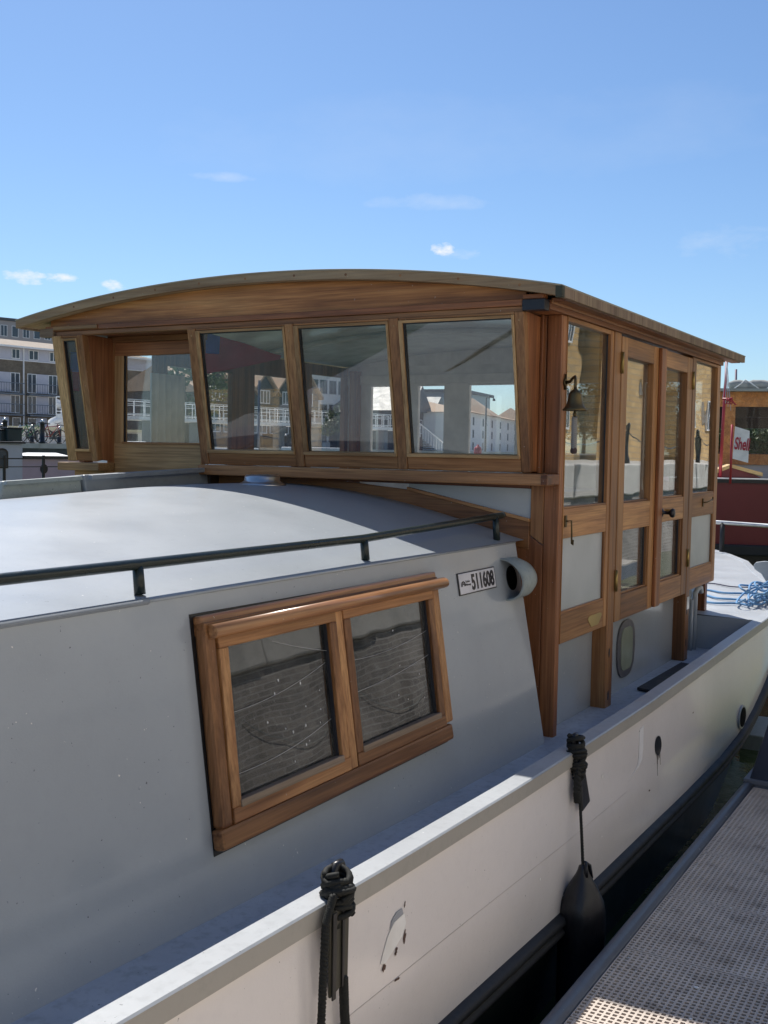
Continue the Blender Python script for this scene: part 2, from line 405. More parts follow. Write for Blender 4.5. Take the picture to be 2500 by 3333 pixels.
# ---- cabin trunk
def cb(x): return (1.995, lerp(DZ, x) + .001)
CT = (2.182, 1.452)
def cside(x, k):   # k 0 base .. 1 top
    b = cb(x); return (x, b[0] + (CT[0]-b[0])*k, b[1] + (CT[1]-b[1])*k)
def pl(x, z, off=0.0):   # point on the cabin side plane, pushed out by off
    k = (z - .46) / (1.452 - .46); y = 2.0 + (2.182 - 2.0) * k
    return (x, y - off*.983, z + off*.18)
mb = MB()
WX0, WX1, WZ0, WZ1 = 2.60, 4.03, .75, 1.30
def csp(x0, x1, zf0, zf1, n=1):
    for i in range(n):
        a = x0 + (x1-x0)*i/n; b = x0 + (x1-x0)*(i+1)/n
        q = [mb.V(pl(a, zf0(a))), mb.V(pl(b, zf0(b))), mb.V(pl(b, zf1(b))), mb.V(pl(a, zf1(a)))]
        mb.F(*q)
bz = lambda x: lerp(DZ, x) - .01
csp(-6, WX0, bz, lambda x: 1.452, 30); csp(WX1, 5.115, bz, lambda x: 1.452, 6)
csp(WX0, WX1, bz, lambda x: WZ0, 6); csp(WX0, WX1, lambda x: WZ1, lambda x: 1.452, 1)
e = [mb.V(p) for p in (pl(5.115, .42), pl(5.115, 1.452), (5.13, 2.30, 1.47), (5.13, 2.20, .42))]; mb.F(*e)
# far side wall
q = [mb.V((-6, 5.44, .4)), mb.V((5.1, 5.44, .4)), mb.V((5.1, 5.26, 1.452)), mb.V((-6, 5.26, 1.452))]; mb.F(*q)
obj('cabin_side', mb, P_CAB, barge, recalc=False)
CAMB = [(2.182,1.452),(2.30,1.484),(2.5,1.527),(2.75,1.572),(2.95,1.606),(3.13,1.637),(3.3,1.665),(3.5,1.69),(3.72,1.70)]
def zroof(y, x=5.0):
    if y > YC: y = 2*YC - y
    if y <= CAMB[0][0]: return CAMB[0][1]
    h = lerp([(-6, .09), (0, .10), (2.2, .140), (3.45, .200), (3.85, .218), (4.2, .236), (4.6, .25)], x)
    d = (y - 2.182) / (YC - 2.182); return 1.452 + h * math.sin(d * math.pi/2)
mb = MB(); ys = [2.176 + (5.264-2.176)*j/48 for j in range(49)]
g = []
for i in range(45):
    x = -6 + 11.22 * i / 44
    g.append([mb.V((x, y, zroof(y, x))) for y in ys])
for i in range(44):
    for j in range(48): mb.F(g[i][j], g[i+1][j], g[i+1][j+1], g[i][j+1], sm=True)
obj('cabin_roof', mb, P_ROOF, barge, recalc=False)
mb = MB()   # rolled edge of the roof plate
mb.tube([(-6, 2.183, 1.447), (2.4, 2.183, 1.447)], .011, 8).tube([(2.4, 2.181, 1.448), (5.11, 2.181, 1.448)], .006, 8)
obj('roof_edge', mb, P_CAB, barge)
# dark inside of the cabin
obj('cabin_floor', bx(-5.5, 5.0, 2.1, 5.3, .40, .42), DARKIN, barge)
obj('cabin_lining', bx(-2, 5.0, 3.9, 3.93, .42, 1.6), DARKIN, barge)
# ---- handrail on the cabin roof
hr = MB().tube([(-6, 2.235, 1.563), (0, 2.235, 1.563), (2.4, 2.235, 1.551), (3.7, 2.235, 1.548), (5.06, 2.24, 1.582), (5.085, 2.24, 1.583)], .0165, 14)
hro = obj('handrail', hr, P_GREEN, barge)
for x, z in ((-1.5, 1.563), (.6, 1.56), (2.415, 1.551), (3.712, 1.549), (4.985, 1.579)):
    obj('stanchion', MB().tube([(x, 2.226, 1.462), (x, 2.236, z)], [.0175, .0165], 10), P_GREEN, hro)
# ---- cabin window on the sloping side
SC = .9786      # the timbers stand proud of the plating: survey correction for their real distance
def mx_(x): return x * SC
def mz_(z): return 1.9 - (1.9 - z) * SC
FW = dict(x0=2.575, x1=4.225)
win = obj('cabin_window', MB().prism([pl(2.537, .668, .001), pl(4.10, .668, .001), pl(4.145, 1.375, .001), pl(2.570, 1.388, .001)], (0, -.0015, 0)), BLACK, barge)
# (a thin black sealing gasket; the timbers stand on it)
win.name = 'cabin_window'
def bar(x0, x1, z0, z1, o0, o1, x0t=None, x1t=None):
    """board on the cabin side plane, between offsets o0..o1; x0t,x1t = x at the top"""
    a = x0 if x0t is None else x0t; b = x1 if x1t is None else x1t
    x0, x1, a, b, z0, z1 = mx_(x0), mx_(x1), mx_(a), mx_(b), mz_(z0), mz_(z1)
    return MB().hexa([pl(x0, z0, o1), pl(x1, z0, o1), pl(x1, z0, o0), pl(x0, z0, o0), pl(a, z1, o1), pl(b, z1, o1), pl(b, z1, o0), pl(a, z1, o0)])
WO[win.name] = WO.get('cabin_window', WO[win.name])
def wpart(name, mb, m, par=win, bevel=.004): return obj(name, mb, m, par, bevel=bevel)
wpart('window_frame', bar(2.602, 2.655, .72, 1.335, 0, .045, 2.638, 2.692), WD['z'], bevel=.012)
wpart('window_frame', bar(4.127, 4.19, .73, 1.31, 0, .045, 4.165, 4.225), WD['z'], bevel=.008)
wpart('window_frame', bar(2.592, 4.180, .655, .722, 0, .0445), WL['x'] if False else WD['x'], bevel=.012)
wpart('window_frame', bar(2.638, 4.225, 1.305, 1.345, 0, .045), WD['x'])
wpart('window_frame', bar(3.352, 3.402, .722, 1.305, 0, .042, 3.385, 3.435), WD['z'])
# drip moulding: rounded
def drip(x0, x1, z, r, off):
    x0, x1, z = mx_(x0), mx_(x1), mz_(z)
    mb = MB(); pts = []
    for x in (x0, x1):
        ring_ = []
        for j in range(9):
            a = math.pi * (-.05 + 1.1 * j / 8)
            c = pl(x, z, off); 
            ring_.append(mb.V((x, c[1] - math.sin(a)*r*1.25, c[2] + math.cos(a)*r)))
        ring_.append(mb.V(pl(x, z - .012, .0)))
        pts.append(ring_)
    n = len(pts[0])
    for j in range(n): mb.F(pts[0][j], pts[1][j], pts[1][(j+1)%n], pts[0][(j+1)%n], sm=(j < 8))
    mb.F(*reversed(pts[0])); mb.F(*pts[1]); return mb
WDR = wood('oiled_drip_mould_x', 'x', (.30, .13, .05), (.44, .215, .09), (.55, .31, .145), rough=.3, coat=.5)
wpart('drip_moulding', drip(2.655, 4.262, 1.315, .023, .052), WDR, bevel=0)
wpart('drip_moulding', bar(2.638, 4.235, 1.338, 1.368, 0, .036), WDR, bevel=.008)
def casement(x0b, x1b, x0t, x1t, z0, z1, w_):
    c = wpart('casement', bar(x0b, x1b, z0, z0+w_, .004, .046, x0b+.003, x1b+.003), WD['x'])
    wpart('casement_stile', bar(x0b, x0b+w_, z0+w_, z1-w_, .004, .045, x0t, x0t+w_), WD['z'], c)
    wpart('casement_stile', bar(x1b-w_, x1b, z0+w_, z1-w_, .004, .045, x1t-w_, x1t), WD['z'], c)
    wpart('casement_rail', bar(x0t, x1t, z1-w_, z1, .004, .045), WD['x'], c)
    wpart('sill_bead', bar(x0b+w_-.006, x1b-w_+.004, z0+w_-.006, z0+w_+.018, .008, .050), WG['x'], c, .003)
    wpart('sealing_strip', bar(x1b-w_-.009, x1b-w_-.002, z0+w_, z1-w_, .012, .03, x1t-w_-.009, x1t-w_-.002), CORNER, c, 0)
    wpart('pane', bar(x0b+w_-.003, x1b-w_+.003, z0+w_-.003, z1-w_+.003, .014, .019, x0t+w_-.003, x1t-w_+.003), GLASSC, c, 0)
casement(2.66, 3.35, 2.698, 3.385, .722, 1.303, .046)
casement(3.405, 4.125, 3.437, 4.163, .722, 1.303, .046)
WEB = plain('cobweb', (.75, .75, .75), .6)
def web(pts, r=.0005):
    mb = MB()
    for a, b_, sg in pts:
        mb.tube([pl(mx_(a[0] + (b_[0]-a[0])*i/10), mz_(a[1] + (b_[1]-a[1])*i/10 - 4*sg*(i/10)*(1-i/10)), .026) for i in range(11)], r, 4)
    return obj('cobweb', mb, WEB, win)
web([((2.71, 1.05), (3.30, 1.12), .02), ((2.70, .86), (3.29, .92), .02), ((3.0, 1.24), (3.32, 1.16), .004)])
web([((3.47, 1.10), (4.09, 1.13), .018), ((3.48, .98), (4.08, 1.03), .01)])
rnd = random.Random(12)
for i in range(20):
    x = rnd.gauss(3.05, .13) if i < 14 else rnd.gauss(3.8, .14); z = rnd.gauss(.98, .09); r_ = rnd.uniform(.0015, .0045)
    obj('glass_spatter', MB().prism([pl(x + r_*math.cos(a)*rnd.uniform(.6, 1.3), z + r_*1.4*math.sin(a)*rnd.uniform(.6, 1.3), .0195) for a in [2*math.pi*k/7 for k in range(7)]], (0, -.0006, 0)), WEB, win)
SC = 1.0
# ---- registration plate
pm = bar(4.402, 4.806, 1.249, 1.350, .001, .006)
plate = obj('registration_plate', pm, BLACK, barge, bevel=.004)
obj('plate_face', bar(4.41, 4.798, 1.2535, 1.3455, .003, .0075), plain('plate_white', (.66, .66, .70), .35), plate, bevel=.003)
def text_mesh(s, size, name, m, parent, mtx, ext=.001, sx=1.0, off=0.0, fit=0):
    cu = D.curves.new(name, 'FONT'); cu.body = s; cu.size = size; cu.extrude = ext; cu.align_x = 'LEFT'; cu.offset = off
    to = D.objects.new(name, cu); col.objects.link(to)
    bpy.context.view_layer.update()
    me = D.meshes.new_from_object(to.evaluated_get(bpy.context.evaluated_depsgraph_get()))
    D.objects.remove(to); me.name = name
    if fit: xsv = [v.co.x for v in me.vertices]; sx = fit / (max(xsv) - min(xsv))
    me.transform(mtx @ Matrix.Diagonal((sx, 1, 1, 1)))
    vs = [v.co.copy() for v in me.vertices]; lo = Vector([min(v[i] for v in vs) for i in range(3)]); hi = Vector([max(v[i] for v in vs) for i in range(3)])
    c = (lo+hi)/2
    for v in me.vertices: v.co -= c
    me.materials.clear(); me.materials.append(m)
    o = D.objects.new(name, me); col.objects.link(o)
    o.parent = parent; o.location = c - WO[parent.name]; WO[o.name] = c; return o
up = (Vector(pl(4.5, 1.4)) - Vector(pl(4.5, 1.2))).normalized(); xx = Vector((1, 0, 0)); nn = xx.cross(up)
def pmx(x, z, off):
    o_ = Vector(pl(x, z, off)); return Matrix(((xx.x, up.x, nn.x, o_.x), (xx.y, up.y, nn.y, o_.y), (xx.z, up.z, nn.z, o_.z), (0,0,0,1)))
INK = plain('black_print', (.01, .01, .018), .4)
text_mesh('511608', .098, 'plate_number', INK, plate, pmx(4.532, 1.2665, .0085), .0008, .80, off=.003, fit=.248)
text_mesh('British', .015, 'plate_small_text', INK, plate, pmx(4.472, 1.302, .0082), .0004, 1.1)
text_mesh('Waterways', .015, 'plate_small_text', INK, plate, pmx(4.472, 1.288, .0082), .0004, .75)
mb = MB()
for r0, r1 in ((.024, .017), (.014, .009)):
    mb2 = [Vector(pl(4.446 + r*math.cos(a)*1.0, 1.288 + r*math.sin(a), .0085)) for r in (r0,) for a in [math.pi*i/8 for i in range(9)]]
    inn = [Vector(pl(4.446 + r1*math.cos(a), 1.288 + r1*math.sin(a), .0085)) for a in [math.pi*i/8 for i in range(9)]]
    for i in range(8):
        mb.prism([tuple(mb2[i]), tuple(mb2[i+1]), tuple(inn[i+1]), tuple(inn[i])], (0, -.0006, 0))
obj('plate_emblem', mb, INK, plate)
# ---- cowl ventilator on the cabin side by the wheelhouse (half-round scoop open forward)
def cowl(ro, ri, name, m, par):
    mb = MB(); n = 20; rows = []
    for (x, k) in ((4.90, 1.0), (5.06, .97), (5.13, .80)):
        for r in (ro*k, ri*k):
            ringp = []
            for j in range(n+1):
                a = -math.pi/2 + math.pi*j/n
                zc_ = 1.277; base = pl(x, zc_ + math.sin(a)*r)
                ringp.append(mb.V((x, base[1] - math.cos(a)*r*1.05, zc_ + math.sin(a)*r)))
            rows.append(ringp)
    for a_, b_ in ((0, 2), (2, 4), (1, 3), (3, 5), (0, 1), (4, 5)):
        for j in range(n): mb.F(rows[a_][j], rows[a_][j+1], rows[b_][j+1], rows[b_][j], sm=(a_, b_) not in ((0,1),(4,5)))
    return obj(name, mb, m, par)
cw = cowl(.103, .096, 'ventilator_cowl', P_LGREY, barge)
obj('vent_opening', MB().prism([pl(5.0 + .06*math.cos(a), 1.277 + .06*math.sin(a), .002) for a in [2*math.pi*i/20 for i in range(20)]], (0, -.003, 0)), plain('matt_black_hole', (.006, .006, .006), .95, Specular_IOR_Level=0), cw)
# chrome deck filler on the roof
obj('chimney_cap', MB().lathe((4.93, 3.64, 1.690), [(.135, 0), (.135, .012), (.115, .02), (.10, .03), (.10, .05), (.09, .062), (.05, .066)], 32), CHROME, barge)
# ---- sliding hatch on the roof
h1 = obj('sliding_hatch', MB().hexa([(4.15, 4.2, 1.64), (5.2, 4.2, 1.64), (5.2, 5.1, 1.60), (4.15, 5.1, 1.60), (4.15, 4.22, 1.747), (5.2, 4.22, 1.783), (5.2, 5.1, 1.70), (4.15, 5.1, 1.67)]), P_HATCH, barge, bevel=.01)
obj('hatch_lip', MB().hexa([(4.16, 4.17, 1.722), (5.15, 4.17, 1.755), (5.15, 4.2, 1.755), (4.16, 4.2, 1.722), (4.16, 4.17, 1.746), (5.15, 4.17, 1.782), (5.15, 4.2, 1.782), (4.16, 4.2, 1.746)]), P_HATCH, h1, bevel=.004)
h2 = obj('hatch_runner', MB().hexa([(3.60, 4.22, 1.62), (4.145, 4.22, 1.64), (4.145, 5.0, 1.60), (3.60, 5.0, 1.60), (3.635, 4.235, 1.722), (4.145, 4.235, 1.742), (4.145, 5.0, 1.66), (3.635, 5.0, 1.64)]), P_LGREY, barge, bevel=.012)
obj('hatch_lip', MB().hexa([(3.63, 4.205, 1.702), (4.13, 4.205, 1.72), (4.13, 4.23, 1.72), (3.63, 4.23, 1.702), (3.64, 4.21, 1.722), (4.13, 4.21, 1.741), (4.13, 4.23, 1.741), (3.64, 4.23, 1.722)]), P_LGREY, h2, bevel=.003)

# ================================================================== WHEELHOUSE (parts of the barge)
XF, XR = 5.24, 8.63; YS, YP = 2.0, 2*YC - 2.0
YB = YP - .03
def part(name, mb, m, par=barge, bevel=.004): return obj(name, mb, m, par, bevel=bevel)
def board(name, x0, x1, y0, y1, z0, z1, m, par=barge, bevel=.004): return part(name, bx(x0, x1, y0, y1, z0, z1), m, par, bevel)
# roof
def zr(y, x=0):
    d = (y - 3.73) / 1.86
    return 2.868 - .170 * d * d - .006*abs(d)**6
RY0, RY1, RX0, RX1 = 1.885, 5.585, 4.90, 8.94
def roof_slab(x0, x1, dz0, dz1, y0=RY0, y1=RY1, n=40):
    mb = MB(); g = []
    for j in range(n+1):
        y = y0 + (y1-y0)*j/n; z = zr(y)
        g.append([mb.V((x0, y, z+dz0)), mb.V((x1, y, z+dz0)), mb.V((x1, y, z+dz1)), mb.V((x0, y, z+dz1))])
    for j in range(n):
        for k in range(4): mb.F(g[j][k], g[j][(k+1)%4], g[j+1][(k+1)%4], g[j+1][k], sm=True)
    mb.F(*g[0]); mb.F(*reversed(g[-1])); return mb
RT = plain('roof_covering', (.30, .28, .22), .6)
rf = part('wheelhouse_roof', roof_slab(RX0+.02, RX1-.02, -.045, -.004, RY0+.015, RY1-.015), WW['y'], bevel=0)
for p in rf.data.polygons: p.use_smooth = False
obj('roof_covering', roof_slab(RX0-.003, RX1+.003, -.004, .004, RY0-.003, RY1+.003), RT, rf)
fb = obj('roof_front_fascia', roof_slab(RX0, RX0+.025, -.050, -.004), WW['y'], rf)
for p in fb.data.polygons: p.use_smooth = False
fb = obj('roof_rear_fascia', roof_slab(RX1-.025, RX1, -.050, -.004), WW['y'], rf)
obj('roof_side_fascia', bx(RX0+.03, RX1-.03, RY0-.002, RY0+.02, zr(RY0)-.053, zr(RY0)-.001), WG['z'], rf, bevel=.003)
obj('roof_side_fascia', bx(RX0+.03, RX1-.03, RY1-.02, RY1+.002, zr(RY1)-.053, zr(RY1)-.001), WG['z'], rf, bevel=.003)
obj('fascia_corner', bx(RX0-.004, RX0+.03, RY0-.006, RY0+.03, zr(RY0)-.056, zr(RY0)-.001), plain('mossy_black', (.05, .052, .035), .8), rf, bevel=.003)
for i in range(11):
    y = 2.1 + i*.33
    obj('wood_plug', MB().lathe((RX0-.001, y, zr(y)-.026), [(.007, 0), (.007, .003)], 12, 'x'), WD['y'], fb if False else rf)
# front arch board
mb = MB(); n = 40; y0, y1 = 2.10, 5.36
g = []
for j in range(n+1):
    y = y0 + (y1-y0)*j/n
    g.append([mb.V((4.985, y, 2.652)), mb.V((4.985, y, max(2.655, zr(y)-.047))), mb.V((5.02, y, max(2.655, zr(y)-.047))), mb.V((5.02, y, 2.652))])
for j in range(n):
    for k in range(4): mb.F(g[j][k], g[j+1][k], g[j+1][(k+1)%4], g[j][(k+1)%4])
mb.F(*g[0]); mb.F(*reversed(g[-1]))
part('arched_front_board', mb, wood('figured_arch_board_y', 'y', (.20, .070, .024), (.54, .25, .088), (.80, .46, .19)), bevel=0)
# front beam in two mouldings
board('front_beam', 4.962, 5.02, 2.11, 5.385, 2.618, 2.65, WR['y'])
board('front_beam', 4.972, 5.02, 2.11, 5.30, 2.588, 2.617, WD['y'])
board('beam_trim', 4.953, 4.961, 4.93, 5.31, 2.622, 2.648, WL['y'])
board('beam_end_strap', 4.955, 5.02, 1.99, 2.108, 2.593, 2.647, CORNER)
board('beam_end_strap', 4.955, 5.02, 5.31, 5.43, 2.585, 2.636, WG['y'])
board('corner_block', 4.965, 5.02, 2.0, 2.11, 2.648, 2.672, WR['y'])
# soffit between beam and front wall
board('soffit', 5.02, 5.30, 2.01, 5.43, 2.60, 2.645, WR['y'])
# raked front
def rk(y, z, off=0.0):   # point on the raked plane, off>0 = proud (towards the bow)
    x = 5.10 - (z - 1.79) * .14/.79; return (x - off*.985, y, z - off*.17)
def rbar(y0, y1, z0, z1, o0, o1):
    return MB().hexa([rk(y0, z0, o1), rk(y1, z0, o1), rk(y1, z0, o0), rk(y0, z0, o0), rk(y0, z1, o1), rk(y1, z1, o1), rk(y1, z1, o0), rk(y0, z1, o0)])
RAKE_B, RAKE_T = 1.800, 2.588
for (a, b_) in ((2.805, 2.862), (3.468, 3.524), (4.158, 4.216), (2.101, 2.150)):
    part('front_mullion', rbar(a, b_, RAKE_B, RAKE_T, -.05, .0), WD['z'])
for zz, ww in ((2.55, .006),):
    for y in (2.83, 3.496, 4.188, 2.125): part('wood_plug', MB().lathe(rk(y, zz, .0), [(ww, -.001), (ww, .002)], 10, 'x'), WL['x'], bevel=0)
def fwindow(ya, yb, gya, gyb, z0=1.889, z1=2.560):
    f = part('front_window', rbar(ya, yb, RAKE_B, z0-.02, -.045, -.004), WD['y'])
    part('window_head', rbar(ya, yb, z1+.016, RAKE_T, -.045, -.004), WD['y'], f)
    for (a, b_) in ((ya, gya), (gyb, yb)):
        part('window_bead', rbar(a, b_, z0-.02, z1+.016, -.03, .003), WL['z'], f, .002)
    part('window_bead', rbar(ya+.002, yb-.002, z0-.019, z0-.001, -.03, .009), WL['y'], f, .002)
    part('window_bead', rbar(gya, gyb, z1+.001, z1+.015, -.03, .003), WL['y'], f, .002)
    part('rubber_seal', rbar(gyb-.008, gyb, z0, z1, -.026, -.006), BLACK, f, 0)
    part('rubber_seal', rbar(gya, gyb-.008, z1-.006, z1, -.026, -.006), BLACK, f, 0)
    part('pane', rbar(gya, gyb, z0, z1, -.020, -.015), GLASS, f, 0)
fwindow(3.526, 4.156, 3.541, 4.130)
fwindow(2.864, 3.466, 2.879, 3.436)
fwindow(2.152, 2.803, 2.167, 2.778)
# small bay on the far side of the recessed door
part('front_mullion', rbar(5.245, 5.325, RAKE_B, RAKE_T, -.05, 0), WL['z'])
part('front_mullion', rbar(5.062, 5.112, RAKE_B, RAKE_T, -.05, 0), WD['z'])
fwindow(5.113, 5.244, 5.124, 5.232, 1.88, 2.555)
# cheeks that close the bays back to the front wall
def cheek(name, y, th, m):
    part(name, MB().prism([rk(y, RAKE_B, -.05), (5.235, y, RAKE_B), (5.235, y, RAKE_T), rk(y, RAKE_T, -.05)], (0, th, 0)), m)
cheek('bay_cheek', 5.062, .02, WR['z']); part('bay_cheek', MB().prism([rk(4.196, RAKE_B, -.05), (5.13, 4.196, RAKE_B), (5.09, 4.196, RAKE_T), rk(4.196, RAKE_T, -.05)], (0, .02, 0)), WR['z']); cheek('bay_cheek', 2.105, .02, WR['z']); cheek('bay_cheek', 5.30, .02, WD['z'])
# sill
board('front_sill', 5.075, 5.24, 2.012, 4.225, 1.738, 1.797, WD['y'], bevel=.006)
board('front_sill', 5.09, 5.24, 5.05, 5.415, 1.738, 1.79, WL['y'], bevel=.006)
board('bay_lower_board', 5.16, 5.235, 5.06, 5.33, 1.40, 1.737, WL['y'])
board('sill_end', 5.07, 5.24, 2.0, 2.035, 1.742, 1.795, WR['y'])
board('bay_return', 5.225, 5.26, 2.083, 2.20, 1.797, 2.60, WR['z'])
# front wall: corner post, strips and boards
board('corner_post', 5.24, 5.298, 2.0, 2.082, .384, 2.60, WR['z'], bevel=.006)
board('corner_post_strip', 5.19, 5.24, 2.088, 2.104, 1.798, 2.60, WR['z'])
board('corner_post_strip', 5.222, 5.24, 2.001, 2.078, 1.797, 2.60, WR['z'])
P = lambda pts, x=XF: [(x, a, b_) for a, b_ in pts]
part('front_wall_board', MB().prism(P([(2.083, .40), (2.30, .40), (2.30, 1.44), (2.159, 1.476), (2.083, 1.425)]), (.03, 0, 0)), WR['z'])
part('front_wall_board', MB().prism(P([(2.083, 1.43), (2.155, 1.476), (2.155, 1.737), (2.083, 1.737)]), (.028, 0, 0)), WD['z'])
part('diagonal_rail', MB().prism(P([(2.157, 1.40), (2.157, 1.545), (2.88, 1.688), (3.46, 1.737), (4.2, 1.737), (4.2, 1.56), (3.46, 1.60)], 5.236), (.03, 0, 0)), wood('diagonal_board_y', 'y', (.14, .055, .022), (.32, .15, .06), (.48, .26, .11)))
part('diagonal_bead', MB().prism(P([(2.157, 1.545), (2.157, 1.562), (2.88, 1.704), (2.88, 1.688)], 5.228), (.02, 0, 0)), WD['y'], bevel=.002)
part('front_milky_panel', MB().prism(P([(2.157, 1.55), (2.157, 1.716), (2.88, 1.722), (2.88, 1.692)], 5.252), (.006, 0, 0)), FROST, bevel=0)
part('front_wall_rail', MB().prism(P([(2.157, 1.717), (2.157, 1.737), (3.4, 1.737), (3.4, 1.725)], 5.232), (.03, 0, 0)), WR['y'], bevel=.002)
# recessed front door beyond the hatch
board('dark_gap_filler', 5.15, 5.235, 4.19, 4.26, 1.55, 1.737, DARKIN)  # dark filler added to close off a bright gap under the sill
rd = board('front_door', 5.245, 5.29, 4.34, 5.112, 1.70, 1.918, WL['y'])
part('door_stile', bx(5.243, 5.285, 4.984, 5.06, 1.918, 2.48), WL['z'], rd)
part('door_rail', bx(5.243, 5.285, 4.34, 5.06, 2.478, 2.562), WR['y'], rd)
part('door_jamb', bx(5.235, 5.30, 5.062, 5.116, 1.70, 2.60), WD['z'], rd)
part('door_bead', bx(5.236, 5.245, 4.34, 4.99, 1.914, 1.928), WD['y'], rd, .002)
part('door_head', bx(5.225, 5.30, 4.34, 5.06, 2.562, 2.6), WD['y'], rd)
part('pane', bx(5.262, 5.267, 4.34, 4.984, 1.928, 2.478), GLASS, rd, 0)
part('rubber_seal', bx(5.25, 5.262, 4.976, 4.984, 1.928, 2.478), BLACK, rd, 0)

# ---- starboard side (y = 2.0)
def side_panel(name, x0, x1, z0, z1, holes, m, par=barge, y0=1.996, y1=2.042):
    """frame of stiles and rails around a column of openings (holes: list of (x0,x1,z0,z1), bottom to top)"""
    hx0, hx1 = holes[0][0], holes[0][1]
    o = part(name, bx(x0, hx0, y0, y1, z0, z1), m['z'], par)
    part('stile', bx(hx1, x1, y0, y1, z0, z1), m['z'], o) if x1 - hx1 > .004 else None
    zz = z0
    for h in holes:
        part('rail', bx(hx0, hx1, y0+.001, y1-.001, zz, h[2]), m['x'], o); zz = h[3]
    part('rail', bx(hx0, hx1, y0+.001, y1-.001, zz, z1), m['x'], o)
    return o
def hole_trim(o, h, pane, seal=True, bead=True, yd=2.022):
    x0, x1, z0, z1 = h
    part('pane', bx(x0, x1, yd, yd+.005, z0, z1), pane, o, 0)
    if bead:
        b_ = .012
        part('bead', bx(x0, x1, 2.0, yd, z0, z0+b_), WD['x'], o, .003); 
        part('bead', bx(x1-b_, x1, 2.0, yd, z0+b_, z1), WD['z'], o, .003)
        part('bead', bx(x0, x0+b_*.6, 2.0, yd, z0+b_, z1), WD['z'], o, .003)
    if seal: part('rubber_seal', bx(x1-.022, x1-.013, yd-.008, yd, z0+.012, z1), CORNER, o, 0)
ZT = 2.600
# fixed panel A
hA = (5.30, 5.998, 1.615, 2.575); hAl = (5.30, 5.98, 1.07, 1.462)
pA = side_panel('side_window', 5.2985, 6.03, .914, ZT, [hAl, hA], WD)
hole_trim(pA, hA, GLASSS); hole_trim(pA, hAl, FROST, seal=False, yd=2.014)
part('yellow_stain', MB().prism([(5.832 + .10*math.cos(a)*(1+.25*math.sin(3*a)), 1.9945, .975 + .045*math.sin(a)*(1+.3*math.cos(2*a))) for a in [2*math.pi*i/22 for i in range(22)]], (0, .001, 0)), plain('yellowed_varnish', (.42, .30, .10), .4), pA, 0)
# posts
def post(x0, x1, z0):
    p = board('door_post', x0, x1, 1.990, 2.085, z0, ZT, WD['z'], bevel=.006); return p
pm1 = post(6.034, 6.150, .402)
pm2 = post(7.772, 7.868, .430)
for pmx_, x, zs in ((pm1, 6.085, (.75, .50)), (pm2, 7.815, (.79, .56))):
    for z in zs: obj('bolt_slot', MB().prism([(x + .012*math.cos(a), 1.9885, z + .028*math.sin(a)) for a in [2*math.pi*i/14 for i in range(14)]], (0, .002, 0)), BLACK, pmx_)
obj('strike_plate', bx(7.80, 7.862, 1.9875, 1.9895, .80, .89), CHROME, pm2)
# door leaves
hL = (6.275, 6.850, 1.614, 2.472); hLl = (6.262, 6.805, 1.07, 1.452)
d1 = side_panel('door', 6.153, 6.905, .920, 2.585, [hLl, hL], WD, y0=1.986, y1=2.030)
hole_trim(d1, hL, GLASSS); hole_trim(d1, hLl, GLASSS)
part('astragal', bx(6.895, 7.0, 1.962, 1.985, .925, 2.583), WR['z'], d1, .005)
hM = (7.080, 7.665, 1.617, 2.475); hMl = (7.092, 7.615, 1.065, 1.462)
d2 = side_panel('door', 6.907, 7.745, .922, 2.585, [hMl, hM], WD, y0=1.987, y1=2.030)
hole_trim(d2, hM, GLASSS); hole_trim(d2, hMl, GLASSS)
kn = part('door_knob', MB().lathe((7.063, 1.9, 1.527), [(.008, -.002), (.026, .0), (.031, .012), (.026, .026), (.012, .034), (.010, .07), (.028, .078), (.030, .087)], 20, 'y'), RUBBER, d2, 0)
part('key', bx(7.16, 7.17, 1.93, 1.987, 1.515, 1.545), BRASSL, d2, .002)
for dd, x, z in ((d1, 6.150, 2.43), (d2, 7.752, 2.43), (d1, 6.150, 1.165), (d2, 7.758, 1.175)):
    part('hinge', MB().tube([(x, 1.981, z-.062), (x, 1.981, z+.062)], .009, 8).box(x-.014, x+.014, 1.9835, 1.9855, z-.06, z+.06), BRASSL, dd, 0)
# fixed panel B
hB = (7.895, 8.605, 1.622, 2.578); hBl = (7.880, 8.535, 1.075, 1.458)
pB = side_panel('side_window', 7.87, 8.632, .930, ZT, [hBl, hB], WD)
hole_trim(pB, hB, GLASSS); hole_trim(pB, hBl, FROST, seal=False, yd=2.014)
board('rear_post', 8.56, 8.632, 2.045, 2.12, .69, ZT, WR['z'])
board('side_header', 5.02, 8.66, 1.985, 2.05, 2.602, 2.648, WR['x'])
board('side_header', 5.02, 8.66, 1.975, 1.984, 2.628, 2.645, WD['x'])
board('side_soffit', 5.02, 8.90, 1.91, 1.984, 2.640, 2.655, WR['x'])
# hooks
def hook(x, z, dx, dz, par, nm='cabin_hook'):
    h = part(nm, bx(x-.012, x+.012, 1.988, 1.996, z-.03, z+.03), BRASS, par, .002)
    part('hook_arm', MB().tube([(x, 1.992, z), (x+.01, 1.965, z+.004), (x+dx*.5, 1.962, z+dz*.5), (x+dx, 1.965, z+dz), (x+dx+.02, 1.965, z+dz-.008), (x+dx+.022, 1.965, z+dz+.018)], .0045, 8), BRASS, h, 0)
hook(5.325, 1.552, .02, -.115, pA); hook(8.19, 1.556, .16, .02, pB)
